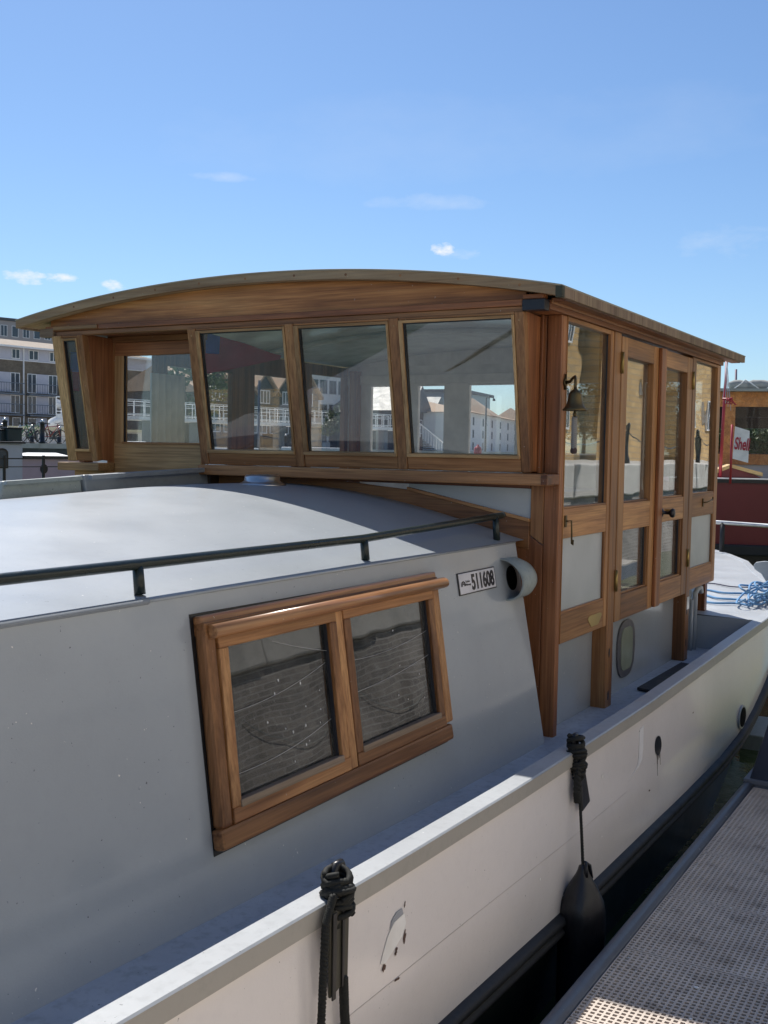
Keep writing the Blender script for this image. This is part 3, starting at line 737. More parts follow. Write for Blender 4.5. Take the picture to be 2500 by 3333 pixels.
# lower steel side under the doors
ls = part('lower_steel_side', bx(5.26, 8.38, 2.078, 2.09, .40, .96), P_CAB, bevel=0)
po = part('oval_porthole', MB().prism([(6.663 + .178*math.copysign(abs(math.cos(a))**.75, math.cos(a)), 2.066, .684 + .182*math.copysign(abs(math.sin(a))**.8, math.sin(a))) for a in [2*math.pi*i/32 for i in range(32)]], (0, .012, 0)), paint('porthole_rim_grey', (.11, .11, .12), .4, .2, 8, .2, .4), ls, .003)
part('porthole_glass', MB().prism([(6.663 + .118*math.copysign(abs(math.cos(a))**.5, math.cos(a)), 2.0635, .684 + .135*math.copysign(abs(math.sin(a))**.5, math.sin(a))) for a in [2*math.pi*i/32 for i in range(32)]], (0, .003, 0)), plain('drawn_blind', (.27, .30, .23), .15), ls, 0)
part('drain_pipe', MB().tube([(8.30, 2.055, .43), (8.30, 2.055, .86), (8.32, 2.04, .90), (8.36, 2.03, .90), (8.375, 2.03, .86)], .020, 10).tube([(8.23, 2.06, .43), (8.23, 2.06, .82)], .012, 8), P_CAB, bevel=0)
part('deck_board', MB().hexa([(6.55, 1.76, .436), (7.55, 1.74, .436), (7.62, 1.97, .436), (6.62, 1.98, .436), (6.55, 1.76, .452), (7.55, 1.74, .452), (7.62, 1.97, .452), (6.62, 1.98, .452)]), P_STRAKE)
# ---- aft wall and port wall with windows, floor and ceiling
def wall_x(name, x, th, y0, y1, z0, z1, holes, m, glassm=GLASS):
    hs = sorted(holes); mb = MB(); y = y0
    for (a, b_, c, d_) in hs:
        mb.box(x, x+th, y, a, z0, z1); mb.box(x, x+th, a, b_, z0, c); mb.box(x, x+th, a, b_, d_, z1); y = b_
    mb.box(x, x+th, y, y1, z0, z1); o = part(name, mb, m, bevel=0)
    for (a, b_, c, d_) in hs: part('pane', bx(x+th*.4, x+th*.4+.005, a, b_, c, d_), glassm, o, 0)
    return o
wall_x('aft_wall', 8.585, .04, 2.05, YB, .70, 2.66, [(2.12, 2.58, 1.62, 2.48), (2.75, 3.38, 1.89, 2.48), (3.69, 4.125, 1.60, 2.48), (4.37, 4.63, 1.60, 2.48), (4.86, 5.12, 1.89, 2.48)], INTER_W)
mb = MB(); holes = [(5.36, 5.98, 1.62, 2.56), (6.10, 6.86, 1.62, 2.49), (7.15, 7.74, 1.62, 2.50), (7.98, 8.52, 1.62, 2.56)]
x = 5.28
for (a, b_, c, d_) in holes:
    mb.box(x, a, YB-.045, YB, .4, 2.65); mb.box(a, b_, YB-.045, YB, .4, c); mb.box(a, b_, YB-.045, YB, d_, 2.65); x = b_
mb.box(x, 8.63, YB-.045, YB, .4, 2.65)
pw = part('port_wall', mb, WR['z'], bevel=0)
for (a, b_, c, d_) in holes: part('pane', bx(a, b_, YB-.025, YB-.02, c, d_), GLASS, pw, 0)
part('wheelhouse_floor', bx(5.30, 8.58, 2.09, YB-.05, .86, .89), plain('worn_floor_boards', (.62, .54, .44), .5), bevel=0)
part('wheelhouse_ceiling', roof_slab(5.03, 8.6, -.075, -.050, 2.06, YB-.05), INTER_G, bevel=0)
mb = MB()
for xb_ in (5.9, 6.7, 7.5, 8.3): mb2 = roof_slab(xb_, xb_+.05, -.11, -.075, 2.1, YB-.06)
part('ceiling_beam', roof_slab(5.9, 5.95, -.11, -.075, 2.1, YB-.06), INTER_G, bevel=0)
part('ceiling_beam', roof_slab(7.1, 7.15, -.11, -.075, 2.1, YB-.06), INTER_G, bevel=0)
mb = MB(); n = 30; g = []
for j in range(n+1):
    y = 2.06 + (YB-.05-2.06)*j/n; zz_ = zr(y) - .05
    g.append([mb.V((8.588, y, 2.655)), mb.V((8.588, y, zz_)), mb.V((8.62, y, zz_)), mb.V((8.62, y, 2.655))])
for j in range(n):
    for k in range(4): mb.F(g[j][k], g[j+1][k], g[j+1][(k+1)%4], g[j][(k+1)%4])
part('aft_arch_board', mb, INTER_W, bevel=0)
part('aft_valance', bx(8.56, 8.583, 2.1, YB-.05, 2.5, 2.58), INTER_W)
part('rear_inner_post', bx(8.5, 8.58, 5.22, 5.3, .9, 2.62), WR['z'])
# interior fittings seen through the glass
cab = thing('galley_cabinet', (7.6, 2.9, .89), 'white galley cabinet with black worktop inside the wheelhouse doors', 'cabinet')
obj('cabinet_body', bx(7.15, 8.2, 2.75, 3.15, .89, 1.60), INTER_W, cab, bevel=.01)
obj('worktop', bx(7.12, 8.23, 2.72, 3.18, 1.60, 1.635), BLACK, cab, bevel=.005)
obj('drawer_gap', bx(7.2, 8.15, 2.744, 2.75, 1.44, 1.455), BLACK, cab)
vg = obj('vent_grille', bx(7.3, 7.75, 2.742, 2.75, 1.10, 1.35), plain('vent_grey', (.4, .41, .4), .5), cab)
FB = plain('blue_cloth', (.10, .11, .50), .8); FR_ = plain('red_cloth', (.42, .045, .07), .8)
def cloth(x0, x1, zt_a, zt_b, zb_a, zb_b, y, split):
    m = MB().grid(lambda u, v: (x0 + (x1-x0)*u, y + .012*math.sin(9*u) + .01*v, (zt_a + (zt_b-zt_a)*u)*(1-v) + (zb_a + (zb_b-zb_a)*u)*v), 30, 12); return m
fl = obj('hanging_cloth', cloth(5.545, 6.45, 2.66, 2.57, 2.365, 2.545, 4.60, .5), FR_, solid=.002); tag(fl, 'blue and red flag hung under the ceiling behind the left front window', 'flag')
fl.data.materials.append(FB)
for p in fl.data.polygons:
    if p.index % 12 < 6 and p.index // 12 < 7: p.material_index = 1
fl2 = obj('hanging_cloth', cloth(5.085, 5.20, 2.50, 2.50, 2.25, 2.25, 5.285, .5), FR_, solid=.002); tag(fl2, 'small blue and red sheet in the narrow far-left window', 'flag')
fl2.data.materials.append(FB)  # thin sheet, blue above red, set close to the bay cheek
for p in fl2.data.polygons:
    if p.index % 12 < 6: p.material_index = 1
cur = MB().grid(lambda u, v: (5.86 + .36*u, 5.30 + .022*math.sin(u*34) + .008*math.sin(u*17), 2.42 - .70*v), 60, 6)
tag(obj('net_curtain', cur, plain('net_cloth', (.70, .70, .68), .8), recalc=False), 'pale net curtain behind the recessed front door window', 'curtain')

# ================================================================== HULL MARKS
def hullpt(x, z):
    k = (gz(x) - .058 - z) / (gz(x) - .058 - sz(x) + .01); y, _ = hrow(max(0, min(1, k)))(x); return (x, y - .002, z)
def decal(name, pts, m, par=barge, th=.001):
    return obj(name, MB().prism([hullpt(a, b_) for a, b_ in pts], (0, -th, 0)), m, par)
def blob(cx, cz, rx, rz, n=18, jag=.25, seed=1, sk=0.0):
    rnd = random.Random(seed); o = []
    for i in range(n):
        a = 2*math.pi*i/n; r = 1 + rnd.uniform(-jag, jag); dz = rz*math.sin(a)*r; o.append((cx + rx*math.cos(a)*r + sk*dz, cz + dz))
    return o
RUST = plain('rust_stain', (.10, .055, .04), .7); BARE = plain('filler_white', (.94, .93, .88), .5); BAREG = plain('primer_grey', (.36, .38, .42), .5)
decal('paint_patch', [(2.705,.392),(2.735,.385),(2.78,.402),(2.84,.425),(2.868,.455),(2.862,.487),(2.80,.482),(2.755,.455),(2.725,.42)], BARE)
decal('paint_patch', [(2.77,.47),(2.80,.484),(2.855,.489),(2.85,.506),(2.815,.506),(2.785,.492)], BAREG, th=.0015)
for i, (cx, cz, rx, rz) in enumerate(((2.725,.375,.013,.012),(2.80,.394,.010,.014),(2.855,.417,.010,.02),(2.87,.512,.004,.010),(2.80,.309,.025,.005))):
    decal('rust_chip', blob(cx, cz, rx*.62, rz*.8, seed=i, jag=.45, sk=.4), RUST)
decal('scupper', [(5.598 + .060*math.cos(a), .383 + .050*math.sin(a)) for a in [2*math.pi*i/18 for i in range(18)]], BLACK)
for i, (cx, w_, l) in enumerate(((5.575,.006,.07),(5.592,.004,.05),(5.61,.006,.045),(5.625,.003,.085),(5.572,.003,.13))):
    decal('grime_streak', [(cx-w_, .36), (cx+w_, .36), (cx+w_*.3, .36-l), (cx-w_*.3, .36-l)], plain('grime', (.14, .12, .10), .6))
jp = [(5.335,.532),(5.325,.50),(5.30,.42),(5.275,.375),(5.215,.352),(5.117,.335)]
decal('paint_scrape', [(a-.036, b_-.004) for a, b_ in jp] + [(a+.036, b_+.004) for a, b_ in reversed(jp[:-1])], plain('scraped_white', (.96, .96, .98), .3))
mfl = decal('mooring_fairlead', [(7.60 + .105*math.cos(a), .125 + .080*math.sin(a)) for a in [2*math.pi*i/24 for i in range(24)]], P_CAP, th=.010)
decal('fairlead_hole', [(7.60 + .085*math.cos(a), .125 + .066*math.sin(a)) for a in [2*math.pi*i/24 for i in range(24)]], plain('matt_black_fairlead', (.006, .006, .006), .9, Specular_IOR_Level=.1), barge, th=.014)
wl = MB(); ring2 = []
for i in range(60):
    x = .6 + 4.5*i/59; z = lerp([(0,.37),(2.46,.318),(3.3,.305),(4.2,.285),(7.2,.27)], x)
    p = Vector(hullpt(x, z)); ring2.append(p + Vector((0, .0022, 0)))
wl.tube([tuple(p) for p in ring2], .0017, 6)
obj('weld_seam', wl, plain('seam_line_grey', (.55, .50, .47), .4), barge)  # seam tube coloured a little darker than the hull
rnd = random.Random(5)
for i in range(7):
    x = rnd.uniform(1.6, 6.6); z = rnd.uniform(.12, gz(x)-.08); s = rnd.uniform(.002, .006)
    decal('paint_chip', blob(x, z, s*1.6, s*rnd.uniform(.6, 2), 9, .4, i), RUST if i % 3 else BARE)

# ================================================================== THINGS ON THE BARGE
# ---- brass bell
bell = thing('ship_bell', (5.40, 1.91, 2.12), 'aged brass ship bell with bracket and rope lanyard on the wheelhouse corner post', 'bell')
BX, BY = 5.195, 1.912
obj('bell_bracket', MB().lathe((5.272, 1.996, 2.262), [(.022, 0), (.018, -.006)], 16, 'y').tube([(5.272, 1.99, 2.262), (5.268, 1.968, 2.266), (5.25, 1.945, 2.284), (5.222, 1.925, 2.288), (5.20, 1.914, 2.268), (BX, BY, 2.222)], [.009, .008, .007, .007, .007, .008], 10).tube([(5.272, 1.993, 2.225), (5.272, 1.993, 2.305)], [.008, .006], 8), BRASS, bell)
obj('bell_body', MB().lathe((BX, BY, 2.115), [(.052, .0), (.060, .0), (.061, .006), (.050, .018), (.040, .038), (.034, .062), (.032, .082), (.027, .094), (.015, .103), (.008, .108), (.008, .118)], 32), BRASS, bell)
obj('clapper', MB().lathe((BX, BY, 2.085), [(.004, .0), (.009, .006), (.010, .014), (.006, .022), (.003, .035)], 14), BRASS, bell)
mb = MB(); k = 60
for s in range(3):
    mb.tube([(BX + .008*math.cos(i*.55 + s*2.1), BY + .008*math.sin(i*.55 + s*2.1), 2.082 - .155*i/k) for i in range(k+1)], .0075, 6)
obj('lanyard', mb, plain('grey_lanyard_rope', (.26, .25, .235), .9), bell)
obj('lanyard_knot', MB().lathe((BX, BY, 1.90), [(.006, 0), (.016, .006), (.018, .018), (.014, .03), (.006, .036)], 12), plain('dark_knot', (.07, .045, .045), .9), bell)
# ---- fender lashings
def ropepts(path, turns, r, n):
    """points of a strand twisting round a path"""
    pts = []; L = len(path) - 1
    for i in range(n+1):
        u = i/n*L; j = min(int(u), L-1); p = Vector(path[j]).lerp(Vector(path[j+1]), u-j); a = turns*2*math.pi*i/n
        pts.append(tuple(p + Vector((math.cos(a)*r, math.sin(a)*r, 0))))
    return pts
def rope(path, r, turns, n=80):
    mb = MB()
    for s in range(2):
        pts = []; L = len(path) - 1
        for i in range(n+1):
            u = i/n*L; j = min(int(u), L-1); p = Vector(path[j]).lerp(Vector(path[j+1]), u-j); a = turns*2*math.pi*i/n + math.pi*s
            pts.append(tuple(p + Vector((math.cos(a)*r*.5, math.sin(a)*r*.5, 0))))
        mb.tube(pts, r*.66, 7)
    return mb
def lashing(cx, cy, cz, par, sc_=1.0, seed=1):
    rnd = random.Random(seed); mb = MB()
    for i in range(9):
        a0 = rnd.uniform(0, 6.28); tilt = rnd.uniform(-.5, .5); rx = sc_*rnd.uniform(.030, .042); zc_ = cz + rnd.uniform(-.045, .03)*sc_
        pts = [(cx + rx*math.cos(a0+t*.45), cy + rx*.9*math.sin(a0+t*.45), zc_ + tilt*rx*math.sin(a0+t*.45+1) + .0015*t) for t in range(15)]
        mb.tube(pts, .0085*sc_, 6)
    mb.tube([(cx-.03*sc_, cy, cz-.02), (cx-.035*sc_, cy-.02, cz-.06)], .008, 6)
    return obj('rope_lashing', mb, ROPEB, par)
def strap(x, y0, z0, z1, w_, par, lean=0.0):
    mb = MB()
    for k, (dx, dy, ww) in enumerate(((-.028, -.006, .016), (.008, 0, w_))):
        mb.hexa([(x+dx-ww+lean, y0+dy-.004, z1), (x+dx+ww+lean, y0+dy-.004, z1+.012), (x+dx+ww+lean, y0+dy+.004, z1+.012), (x+dx-ww+lean, y0+dy+.004, z1),
                 (x+dx-ww, y0+dy-.004, z0), (x+dx+ww, y0+dy-.004, z0), (x+dx+ww, y0+dy+.004, z0), (x+dx-ww, y0+dy+.004, z0)])
    return obj('fender_hanger_strap', mb, STRAPM, par, bevel=.003)
f1 = thing('fender', (2.50, 1.45, .0), 'black fender on the nearest gunwale eye, only its ropes and flat strap in view', 'fender')
ex, ey, ez = 2.52, 1.585, .70
obj('gunwale_eye', MB().tube([(ex-.028, ey, .66), (ex-.026, ey, .72), (ex-.012, ey, .745), (ex+.012, ey, .745), (ex+.026, ey, .72), (ex+.028, ey, .66)], .014, 10), BLACK, f1)
lashing(2.485, 1.565, .690, f1, 1.05, 3)
lashing(2.475, 1.55, .665, f1, 1.0, 5)
obj('fender_hanger_strap', MB().hexa([(2.402, 1.528, .425), (2.492, 1.528, .445), (2.492, 1.538, .445), (2.402, 1.538, .425), (2.398, 1.530, .66), (2.498, 1.530, .66), (2.498, 1.540, .66), (2.398, 1.540, .66)]), STRAPM, f1, bevel=.006)
obj('strap_edge', MB().box(2.404, 2.422, 1.522, 1.527, .42, .66).box(2.452, 2.464, 1.522, 1.527, .44, .66), BLACK, f1, bevel=.002)
obj('fender_rope', rope([(2.43, 1.54, .70), (2.385, 1.535, .64), (2.36, 1.525, .50), (2.345, 1.52, .36), (2.34, 1.5, .0)], .0105, 26, 200), ROPEB, f1)
obj('fender_rope', rope([(2.47, 1.53, .46), (2.470, 1.525, .36), (2.475, 1.52, .28), (2.47, 1.5, .0)], .0125, 20, 160), ROPEB, f1)
obj('fender_body', MB().lathe((2.40, 1.46, -.62), [(.03, 0), (.09, .06), (.10, .14), (.10, .42), (.08, .52), (.03, .6), (.02, .64)], 24), RUBBER, f1)
f2 = thing('fender', (4.24, 1.47, -.35), 'black teardrop-topped rubber fender hanging between hull and pontoon below the wheelhouse', 'fender')
obj('gunwale_eye', MB().tube([(4.37, 1.575, .63), (4.37, 1.575, .68), (4.38, 1.575, .70), (4.40, 1.575, .70), (4.41, 1.575, .68), (4.41, 1.575, .63)], .012, 10), BLACK, f2)
lashing(4.375, 1.565, .655, f2, 1.0, 8)
lashing(4.365, 1.55, .605, f2, .95, 9)
lashing(4.36, 1.545, .56, f2, .75, 19)
obj('rope_hank', rope([(4.345, 1.54, .60), (4.32, 1.535, .54), (4.305, 1.53, .48), (4.315, 1.53, .44), (4.335, 1.535, .47), (4.33, 1.54, .56)], .014, 8, 80), ROPEB, f2)
obj('fender_hanger_strap', MB().hexa([(4.36, 1.520, .385), (4.455, 1.520, .405), (4.455, 1.532, .405), (4.36, 1.532, .385), (4.345, 1.53, .56), (4.405, 1.53, .56), (4.405, 1.54, .56), (4.345, 1.54, .56)]), RUBBER, f2, bevel=.008)
obj('fender_rope', rope([(4.35, 1.535, .58), (4.335, 1.53, .50), (4.29, 1.50, .34), (4.252, 1.475, .19)], .0065, 40, 200), ROPEB, f2)
FXX, FYY = 4.245, 1.472
obj('fender_body', MB().lathe((FXX, FYY, -.60), [(.03, 0), (.075, .05), (.096, .11), (.098, .2), (.098, .58), (.096, .615), (.088, .655), (.070, .695), (.048, .735), (.030, .765), (.022, .785), (.018, .80), (.008, .806)], 36), RUBBER, f2)
obj('fender_collar', MB().lathe((FXX, FYY, .150), [(.026, 0), (.030, .008), (.026, .018)], 20).tube([(FXX-.015, FYY-.02, .16), (FXX-.02, FYY-.02, .20), (FXX, FYY-.01, .215), (FXX+.02, FYY-.02, .20), (FXX+.02, FYY-.03, .15)], .008, 8), RUBBER, f2)
# ---- rope coil and fittings on the after deck
RB = plain('blue_rope_fibre', (.12, .28, .50), .7)
rc = thing('rope_coil', (9.6, 1.85, .70), 'loose coil of light blue rope heaped on the white after deck', 'rope')
mb = MB(); rnd = random.Random(11)
for i in range(9):
    cx, cy = 9.5 + rnd.uniform(-.25, .25), 1.79 + rnd.uniform(-.05, .05); rx, ry = rnd.uniform(.22, .42), rnd.uniform(.05, .09); a0 = rnd.uniform(0, 6.28); z0 = .71 + .016*i
    mb.tube([(cx + rx*math.cos(a0+t*.3), cy + ry*math.sin(a0+t*.3), max(.71, z0 + .03*math.sin(t*.5+i))) for t in range(21)], .0085, 7)
mb.tube([(9.3, 1.74, .72), (9.45, 1.72, .82), (9.6, 1.71, .86), (9.75, 1.72, .81), (9.85, 1.74, .72)], .012, 7)
obj('rope_strands', mb, RB, rc)
for i, (xs_, ys_, xe, ye) in enumerate(((10.3, 2.50, 10.2, 2.031), (9.75, 2.35, 9.7, 1.95), (9.4, 2.26, 9.2, 1.86), (9.0, 2.15, 9.0, 1.78))):
    pts = [(xs_ + (xe-xs_)*t/8 + .05*math.sin(t*.9+i), ys_ + (ye-ys_)*t/8, .712) for t in range(9)]
    obj('rope_line', MB().tube(pts, .006 if i == 0 else .010, 6), RB if i else plain('navy_cord', (.02, .02, .06), .7), rc)
cf = thing('deck_fin', (9.8, 1.82, .70), 'pale grey curved fin-shaped deck fitting standing behind the blue rope', 'deck fitting')
obj('fin_plate', MB().prism([(9.85 + .02*0, 1.80 + a, .72 + b_) for a, b_ in ((.02, 0), (.035, .10), (.075, .16), (.135, .20), (.145, .235), (.12, .262), (.05, .275), (-.05, .27), (-.13, .25), (-.16, .2), (-.10, .12), (-.06, 0))], (.035, 0, 0)), P_ROOF, cf, bevel=.01)
obj('fin_base', bx(9.78, 9.95, 1.70, 1.86, .70, .725), P_LGREY, cf, bevel=.004)
sr = thing('stern_rail', (14.0, 3.0, .70), 'low silver tube rail on dark post at the stern of the barge', 'rail')
obj('rail_tube', MB().tube([(14.0, 4.3, 1.08), (14.0, 3.15, 1.068), (14.0, 2.4, 1.05), (13.6, 1.6, 1.04)], .026, 10), plain('galvanised', (.55, .55, .54), .35, .7), sr)
obj('rail_post', MB().tube([(14.0, 3.154, .70), (14.0, 3.154, 1.07)], .030, 10), P_STRAKE, sr)
obj('rail_post', MB().tube([(14.0, 4.2, .70), (14.0, 4.2, 1.07)], .030, 10), P_STRAKE, sr)

# ================================================================== PONTOON
pont = thing('pontoon', (3.0, .05, 0), 'grey floating pontoon with perforated grating deck and dark edge beam, alongside the barge', 'pontoon')
def grating_mat():
    m, t, b = mat('grey_plastic_grating'); v = coords(t, (1,1,1), False)
    c = ramp(t, noise(t, v, 2.3, 5, .6), [(.3, (.38, .32, .27)), (.5, (.55, .475, .405)), (.72, (.66, .58, .50))])
    c2 = ramp(t, noise(t, v, 5.5, 3, .6), [(.33, (.55, .53, .5)), (.45, (1,1,1))]); c = mixc(t, .7, c, c2, 'MULTIPLY')
    t.links.new(c, b.inputs['Base Color']); setp(b, Roughness=.6); bump(t, b, noise(t, v, 160, 3), .3, .002); return m
GR = grating_mat(); EDGE = paint('slate_edge_beam', (.12, .135, .165), .5, .15, 12, .2, .3, spots=.6)
PX, HY = .0235, .0235
def grating(x0, x1, y0, y1, name='grating_panel'):
    mb = MB(); th = .018
    ny = int(round((y1-y0)/HY)); nx = int(round((x1-x0)/PX)); hy = (y1-y0)/ny; hx = (x1-x0)/nx; wy = hy*.34; wx = hx*.40
    for j in range(ny+1):     # long bars with top and two sides
        yc_ = y0 + j*hy; a, b_ = yc_-wy/2, yc_+wy/2
        if j == 0: a = y0
        if j == ny: b_ = y1
        q = [mb.V(p) for p in ((x0,a,0),(x1,a,0),(x1,b_,0),(x0,b_,0),(x0,a,-th),(x1,a,-th),(x1,b_,-th),(x0,b_,-th))]
        mb.F(q[0],q[1],q[2],q[3]); mb.F(q[0],q[4],q[5],q[1]); mb.F(q[3],q[2],q[6],q[7])
    for i in range(nx+1):
        xc_ = x0 + i*hx; a, b_ = xc_-wx/2, xc_+wx/2
        if i == 0: a = x0; b_ += .004
        if i == nx: b_ = x1; a -= .004
        for j in range(ny):
            c, d_ = y0 + j*hy + wy/2, y0 + (j+1)*hy - wy/2
            q = [mb.V(p) for p in ((a,c,0),(b_,c,0),(b_,d_,0),(a,d_,0),(a,c,-th),(b_,c,-th),(b_,d_,-th),(a,d_,-th))]
            mb.F(q[0],q[1],q[2],q[3]); mb.F(q[1],q[5],q[6],q[2]); mb.F(q[0],q[3],q[7],q[4])
    return obj(name, mb, GR, pont, recalc=False)
EY = 1.222
# surveyed: seam across the deck at x = 4.03; panels .60 m long
xs_ = [1.63 + .60*i for i in range(9)]
g0 = None
for i in range(8):
    x0, x1 = xs_[i] + .003, xs_[i+1] - .003
    if x1 > 6.45: x1 = 6.45
    if i == 0: g0 = grating(x0, x1, -.02, EY)
    else:
        if abs((x1-x0) - .594) < 1e-3:
            o = g0.copy(); col.objects.link(o); o.parent = pont; o.location = g0.location + Vector((.60*i, 0, 0))
        else: grating(x0, x1, -.02, EY)
for i in range(5):
    o = g0.copy(); col.objects.link(o); o.parent = pont; o.location = g0.location + Vector((.60*(i+3), -1.245, 0))
o = obj('deck_plate', bx(-6, 1.628, -1.2, EY, -.02, 0), GR, pont); o = obj('deck_plate', bx(1.63, 3.43, -1.2, -.023, -.02, 0), GR, pont)
obj('edge_beam', MB().tube([(-6, 1.258, -.012), (6.55, 1.258, -.012)], .033, 12).box(-6, 6.55, 1.228, 1.286, -.16, -.02), EDGE, pont)
obj('end_beam', bx(6.455, 6.56, -1.25, 1.226, -.16, .004), EDGE, pont, bevel=.004)
obj('edge_beam', bx(-6, 6.55, -1.29, -1.25, -.16, .004), EDGE, pont)
obj('float_tray', bx(-6, 6.54, -1.2, 1.2, -.30, -.12), BLACK, pont)
rnd = random.Random(3)
lf = obj('bird_dropping', MB().lathe((3.86, .905, .0008), [(.010, 0), (.008, .0015), (.003, .002)], 10), WHITE, pont)
rnd = random.Random(8)
for i in range(10): obj('bird_dropping', MB().lathe((rnd.uniform(3.3, 6.2), rnd.uniform(.75, 1.2), .0008), [(rnd.uniform(.003, .008), 0), (.003, .0015), (.001, .002)], 8), WHITE, pont)
st_ = thing('pontoon_step', (7.0, .6, 0), 'dark navy pontoon step box with sloping side at the end of the grating', 'step box')
obj('box_body', MB().hexa([(6.47, .35, .004), (7.6, .35, .004), (7.6, 1.262, .004), (6.47, 1.262, .004), (6.50, .35, .47), (7.6, .35, .47), (7.6, 1.14, .47), (6.50, 1.14, .47)]), paint('navy_box_paint', (.022, .030, .055), .45, .2, 8, .2, .3), st_, bevel=.01)
obj('base_lip', bx(6.452, 7.62, .33, 1.285, .006, .035), EDGE, st_, bevel=.004)
fbk = tag(obj('float_block', bx(8.85, 9.55, 1.62, 1.80, -.46, -.30), P_LGREY, bevel=.01), 'pale square float block in the green water between the hull and the dark step box', 'float')

wk2 = thing('quay_gangway', (6, -2.4, 0), 'pale ribbed gangway lying along the foot of the near dock wall', 'gangway')
mb = MB()
for i in range(420): a = -6 + i*.06; mb.box(a, a+.045, -3.1, -1.75, -.01, .012)
obj('ribbed_boards', mb, plain('pale_boards', (.50, .46, .40), .7), wk2)
obj('gangway_frame', bx(-6, 19.2, -3.12, -1.73, -.25, -.012), EDGE, wk2)
# ================================================================== WATER AND GROUND
def water_mat():
    m, t, b = mat('green_dock_water'); v = coords(t, (1, 1, 1), False)
    c = ramp(t, noise(t, v, .35, 3), [(.3, (.022, .055, .020)), (.7, (.075, .085, .022))])
    t.links.new(c, b.inputs['Base Color']); setp(b, Roughness=.04, IOR=1.33)
    n1 = noise(t, coords(t, (1, 1.3, 1), False), 3.0, 4, .55); bump(t, b, n1, .35, .05); return m
mb = MB(); q = [mb.V(p) for p in ((-400, -3.2, -.42), (900, -3.2, -.42), (900, 300, -.42), (-400, 300, -.42))]; mb.F(*q)
struct('water', mb, water_mat(), recalc=False)
GROUND = plain('paved_ground', (.45, .43, .39), .85)
def qy(x): return 46.5 - .14 * x        # front line of the far quay
mb = MB(); q = [mb.V(p) for p in ((-300, qy(-300), 1.85), (260, qy(260), 1.85), (2500, 10, 1.85), (2500, 2500, 1.85), (-300, 2500, 1.85))]; mb.F(*q)
struct('quay_ground', mb, GROUND, recalc=False)
STONE = paint('dark_quay_stone', (.10, .10, .09), .85, .3, 12, .4, .6, streak=True)
COP = paint('granite_coping', (.56, .53, .48), .8, .12, 14, .4, .4)
mb = MB()
for i in range(70):
    a, b_ = -120 + i*5.0, -120 + (i+1)*5.0
    mb.hexa([(a, qy(a), -.6), (b_, qy(b_), -.6), (b_, qy(b_)+1, -.6), (a, qy(a)+1, -.6), (a, qy(a), 1.72), (b_, qy(b_), 1.72), (b_, qy(b_)+1, 1.72), (a, qy(a)+1, 1.72)])
tag(obj('quay_wall', mb, STONE), 'dark stone dock wall on the far side of the basin', 'wall')
mb = MB()
for i in range(200):
    a, b_ = -60 + i*1.6, -60 + (i+1)*1.6 - .02
    mb.hexa([(a, qy(a)-.06, 1.72), (b_, qy(b_)-.06, 1.72), (b_, qy(b_)+.7, 1.72), (a, qy(a)+.7, 1.72), (a, qy(a)-.06, 1.96), (b_, qy(b_)-.06, 1.96), (b_, qy(b_)+.7, 1.96), (a, qy(a)+.7, 1.96)])
tag(obj('quay_coping', mb, COP), 'pale granite coping stones along the far dock wall', 'coping')

# ---- brick
def brick_mat(name, c1, c2, mortar, axis='x', scale=1.0, var=.5, bw=.225, bh=.075):
    m, t, b = mat(name); tc = N(t, 'ShaderNodeTexCoord'); sp = N(t, 'ShaderNodeSeparateXYZ'); cb = N(t, 'ShaderNodeCombineXYZ')
    t.links.new(tc.outputs['Object'], sp.inputs[0])
    t.links.new(sp.outputs['X' if axis == 'x' else 'Y'], cb.inputs[0]); t.links.new(sp.outputs['Z'], cb.inputs[1])
    br = N(t, 'ShaderNodeTexBrick'); br.inputs['Scale'].default_value = scale; br.inputs['Color1'].default_value = (*c1, 1); br.inputs['Color2'].default_value = (*c2, 1)
    br.inputs['Mortar'].default_value = (*mortar, 1); br.inputs['Mortar Size'].default_value = .008 * bh / .075; br.inputs['Brick Width'].default_value = bw; br.inputs['Row Height'].default_value = bh
    t.links.new(cb.outputs[0], br.inputs['Vector'])
    n = ramp(t, noise(t, cb.outputs[0], .7, 5, .65), [(.3, (1-var, 1-var, 1-var)), (.7, (1.15, 1.15, 1.15))])
    c = mixc(t, 1.0, br.outputs['Color'], n, 'MULTIPLY'); t.links.new(c, b.inputs['Base Color']); setp(b, Roughness=.85)
    bump(t, b, br.outputs['Fac'], -.4, .01); return m
YB_M = brick_mat('yellow_stock_brick', (.60, .40, .17), (.46, .29, .115), (.36, .27, .16), var=.25, bw=.55, bh=.21)
BB_M = brick_mat('brown_brick', (.24, .19, .13), (.17, .14, .10), (.15, .14, .12))
DB_M = brick_mat('dark_wet_brick', (.36, .32, .28), (.24, .215, .195), (.46, .43, .40), var=.5)
REND = paint('white_render', (.78, .78, .76), .7, .06, 5, .05, .1)
REND2 = paint('pale_cream_render', (.74, .72, .68), .7, .06, 5, .05, .1)
TILE = paint('brown_roof_tiles', (.30, .24, .18), .8, .15, 20, .3, .4)
TILE2 = paint('orange_roof_tiles', (.42, .29, .19), .8, .2, 20, .3, .4)
SLATE = paint('dark_slate', (.07, .075, .08), .5, .2, 20, .3, .3)
BT = paint('black_timber_cladding', (.03, .033, .036), .6, .2, 20, .3, .3)
DGL = plain('dark_window_glass', (.06, .075, .09), .08)
BGREY = plain('balcony_blue_grey', (.13, .16, .19), .4)
def wglass(): return DGL

